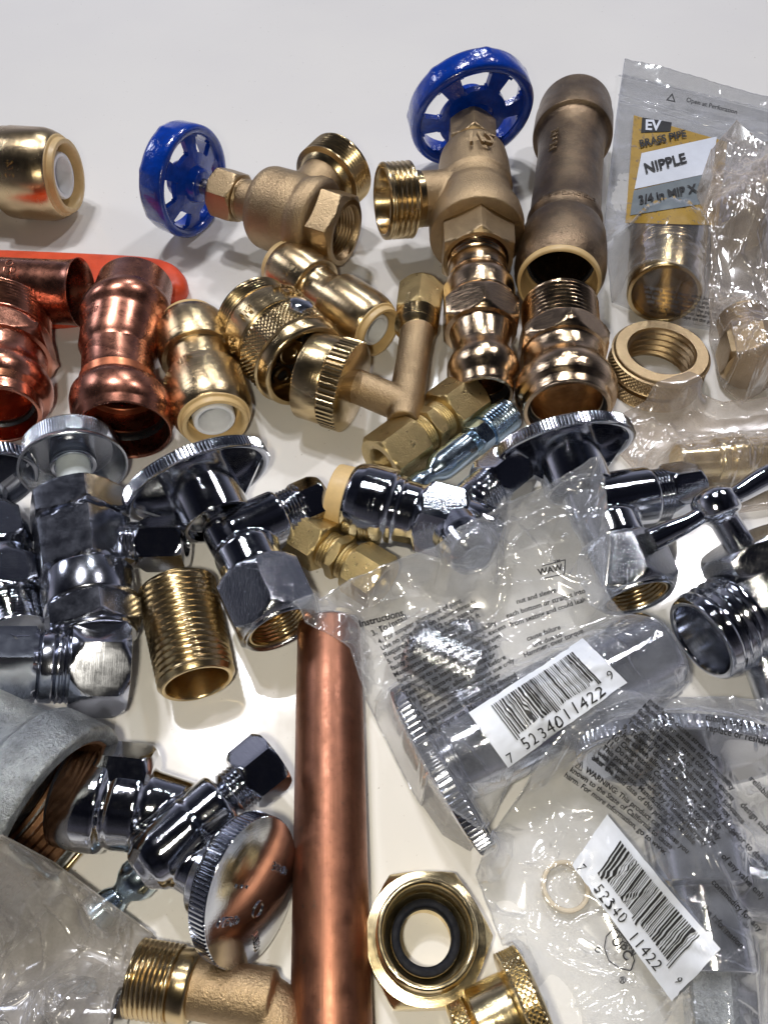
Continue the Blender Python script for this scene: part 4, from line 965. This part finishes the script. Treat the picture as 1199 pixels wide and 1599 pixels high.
t = Thing('plastic_bag', 'crumpled pinkish clear bag at the upper right edge with a peaked top', 'plastic bag', P(1170, 420), 'clear plastic bags')
bv = bag(t, [(1150, 187, 2.3), (1180, 215, 2.2), (1260, 250, 1.8)], [(1128, 602, .3), (1160, 628, .3), (1199, 605, .3), (1260, 600, .3)],
         [(1150, 187, 2.3), (1107, 238, 2.1), (1113, 275, 2.2), (1097, 332, 1.8), (1106, 400, 1.2), (1108, 480, .8), (1118, 545, .5), (1128, 602, .3)],
         [(1260, 250, 1.8), (1260, 600, .3)], 'filmpink', C_('upper right edge', 'low in the crumpled'), 130, 21, 1.6, ang=1.3)
t = Thing('plastic_bag', 'hazy pinkish bag spread between the knurled ring and the tee lever', 'plastic bag', P(1100, 710), 'clear plastic bags')
bv = bag(t, [(955, 655, .3), (1010, 625, .6), (1065, 603, .7), (1130, 628, .8), (1260, 615, .8)], [(1118, 862, .3), (1160, 875, .3), (1260, 900, .4)],
         [(955, 655, .3), (962, 705, .2), (1000, 745, .2), (1045, 772, .2), (1085, 805, .3), (1118, 862, .3)], [(1260, 615, .8), (1260, 900, .4)], 'filmpink', C_('pinkish bag', 'tee lever'), 130, 33, 1.0, ang=.2) if 0 else \
     bag(t, [(955, 655, .3), (1010, 625, .6), (1065, 603, .7), (1130, 628, .8), (1260, 615, .8)], [(1100, 800, .2), (1140, 800, .3), (1260, 780, .4)],
         [(955, 655, .3), (962, 705, .2), (1000, 745, .2), (1045, 765, .2), (1100, 800, .2)], [(1260, 615, .8), (1260, 780, .4)], 'filmpink', C_('pinkish bag'), 130, 33, 1.0, ang=.2)

# lower right printed bag first, the upper printed bag overlaps it
t = Thing('plastic_bag', 'lower printed clear bag with barcode label standing steeply, in the lower right corner', 'plastic bag', P(1000, 1350), 'clear plastic bags')
bv = bag(t, [(892, 1142, .5), (950, 1112, 1.0), (1050, 1090, 1.6), (1130, 1088, 1.6), (1260, 1100, 1.2)], [(868, 1680, .2), (1000, 1680, .6), (1260, 1680, .5)],
         [(892, 1142, .5), (828, 1218, .3), (762, 1312, .2), (742, 1362, .15), (765, 1425, .15), (795, 1500, .15), (850, 1565, .15), (868, 1680, .2)],
         [(1260, 1100, 1.2), (1260, 1680, .5)], 'film', C_('right of the lower barcode', 'cream plastic ring'), 180, 47, .95, ang=-.5)
barcode(t, bv, [(948, 1272), (1124, 1482), (1050, 1563), (893, 1352)], 1.2, 5)
L30 = ['installation causes stress and', 'Manufacturer assumes no responsibility', 'faulty installation, stress condition, excess', 'exposure to ammonia or other foreign substance', 'Test prior to leaving installation site. Do not', '9.  To avoid damage to teflon seat, use only solder',
       '    After solder, allow to cool before opening to', '10. Compression Connections: use copper only', '11. Do not use with plastic pipe or other tubing', '    This product is covered by a limited warranty', '    with proper use. Manufacturer is not liable', '    after the valid date of this product']
for k_, s_ in enumerate(L30): print_text(t, bv, s_, 1012 - k_ * 7.9, 1094 + k_ * 8.0, 12, 38, 1.8, curve=.0009, bold=.06)
for k_, s_ in enumerate(['\u26a0 WARNING: This product can expose you', 'known to the State of California to cause', 'harm. For more information, go to www.']): print_text(t, bv, s_, 900 - k_ * 9, 1192 + k_ * 8.5, 12, 34, 1.2, curve=.0007, bold=.1)
for k_, s_ in enumerate(['tubing end is not', 'replace or reshape']): print_text(t, bv, s_, 1100 + k_ * 2, 1120 + k_ * 16, 14, 9 + k_ * 4, 1.8)
for k_, s_ in enumerate(['reliability excessive', 'design substance', 'prior to damage', 'of any valve only', 'commodity for any', 'the information']): print_text(t, bv, s_, 1172 - k_ * 15, 1215 + k_ * 40, 14, 46, 1.8)
for k_, s_ in enumerate(['NSF/ANSI/CAN 372', 'NSF/ANSI/CAN 61']): print_text(t, bv, s_, 952 - k_ * 9, 1424 + k_ * 7, 10, 50, .8)
print_text(t, bv, 'UPC', 958, 1466, 21, 52, .8, bold=.1); print_text(t, bv, 'C', 928, 1483, 13, 10, .8); print_text(t, bv, '\u00ae', 966, 1530, 14, 10, .8)
sh_ = [(946, 1462), (958, 1450), (968, 1456), (985, 1478), (990, 1500), (984, 1515), (966, 1512), (950, 1500), (943, 1480), (946, 1462)]
pts = []
for (a, b) in zip(sh_[:-1], sh_[1:]):
    for i in range(5): pts.append(onto(bv, a[0] + (b[0] - a[0]) * i / 5, a[1] + (b[1] - a[1]) * i / 5, .8, .02))
t.add('shield_mark', sweep(pts + [pts[0]], [.012] * (len(pts) + 1), 6, sub=1), 'ink', reg=False)

t = Thing('plastic_bag', 'large printed clear bag across the middle, barcode label on the chrome tube', 'plastic bag', P(760, 1030), 'clear plastic bags')
bv = bag(t, [(462, 963, 1.75), (520, 921, 1.7), (600, 882, 1.9), (680, 852, 2.6), (740, 812, 3.0), (815, 775, 3.0), (865, 752, 3.2), (936, 712, 3.7)],
         [(735, 1332, .15), (772, 1275, .2), (792, 1225, .4), (850, 1180, .5), (950, 1135, .5), (1030, 1110, .5), (1064, 1082, .4)],
         [(462, 963, 1.75), (505, 985, 1.7), (548, 1025, 1.0), (562, 1075, .4), (600, 1150, .15), (645, 1240, .15), (690, 1305, .15), (735, 1332, .15)],
         [(936, 712, 3.7), (948, 790, 3.5), (953, 850, 3.1), (945, 925, 2.4), (985, 972, 1.8), (1040, 1018, 1.2), (1064, 1082, .4)], 'film', C_('upper barcode'), 200, 60, .9, ang=-.45)
barcode(t, bv, [(908, 998), (980, 1052), (792, 1200), (732, 1114)][::1] and [(732, 1114), (910, 998), (978, 1066), (792, 1198)], 2.3, 11)
print_text(t, bv, 'Instructions', 561, 975, 15, -15, 1.8, bold=.15)
print_text(t, bv, '3. To install', 580, 990, 13, -26, 1.8, bold=.1)
L29 = ['4. For simpler alignment of joint', 'Use no pipe dope on sealing threads', 'Required torque is 1/2 turn past tight', '5. turn nut, then re-tighten 20-25 ft', 'faulty fitting causes stress and', 'Manufacturer assumes no responsibility', 'faulty installation, stress condition, excess', 'exposure to ammonia or other foreign', 'Test prior to leaving installation site.',
       'To avoid damage to teflon seat or', '9.  After solder, allow to cool before', '10. Compression Connections use only', 'Do not use with plastic or other', '11. This product is covered by limited', 'with proper use. Manufacturer not', 'after the valid date of this product', '\u26a0 WARNING: This product can expose', 'known to the State of California to cause', 'more information go to www.P65Warnings']
for k_, s_ in enumerate(L29[:15]): print_text(t, bv, s_, 590 + k_ * 5.2, 1003 + k_ * 10.4, 11.2, -28 - k_ * .25, 2.0, curve=.0003, bold=.05)
for s_, x, y, d_ in (('nut and sleeve', 806, 940, -17), ('each bottom or straight into', 790, 962, -18), ('from seating and could leak', 796, 976, -19), ('cause failure', 822, 998, -20), ('ure due to', 832, 1008, -21), ('Hammer, over torque.', 818, 1024, -23)): print_text(t, bv, s_, x, y, 11.2, d_, 2.3, bold=.05)
print_text(t, bv, 'WAW', 878, 886, 14, -12 , 2.8, mirror=True, bold=.2); print_text(t, bv, 'MY', 874, 876, 8, -12, 2.8, mirror=True)
for a, b in (((846, 884), (882, 874)), ((882, 874), (881, 896)), ((881, 896), (850, 903))):
    pts = [onto(bv, a[0] + (b[0] - a[0]) * i / 8, a[1] + (b[1] - a[1]) * i / 8, 2.8, .02) for i in range(9)]
    t.add('logo_frame', sweep(pts, [.014] * 9, 6, sub=1), 'ink', reg=False)

t = Thing('plastic_bag', 'greyish crumpled bag in the lower left corner, left of the threaded elbow', 'plastic bag', P(90, 1480), 'clear plastic bags')
bv = bag(t, [(-60, 1400, .9), (0, 1385, 1.1), (85, 1347, 1.4), (150, 1395, 1.3), (238, 1458, .8)], [(-60, 1680, .4), (60, 1680, .5), (190, 1680, .3)],
         [(-60, 1400, .9), (-60, 1680, .4)], [(238, 1458, .8), (216, 1495, .6), (200, 1550, .4), (190, 1680, .3)], 'filmgrey', C_('hazy bag in the lower left'), 130, 71, 1.7, ang=.9)
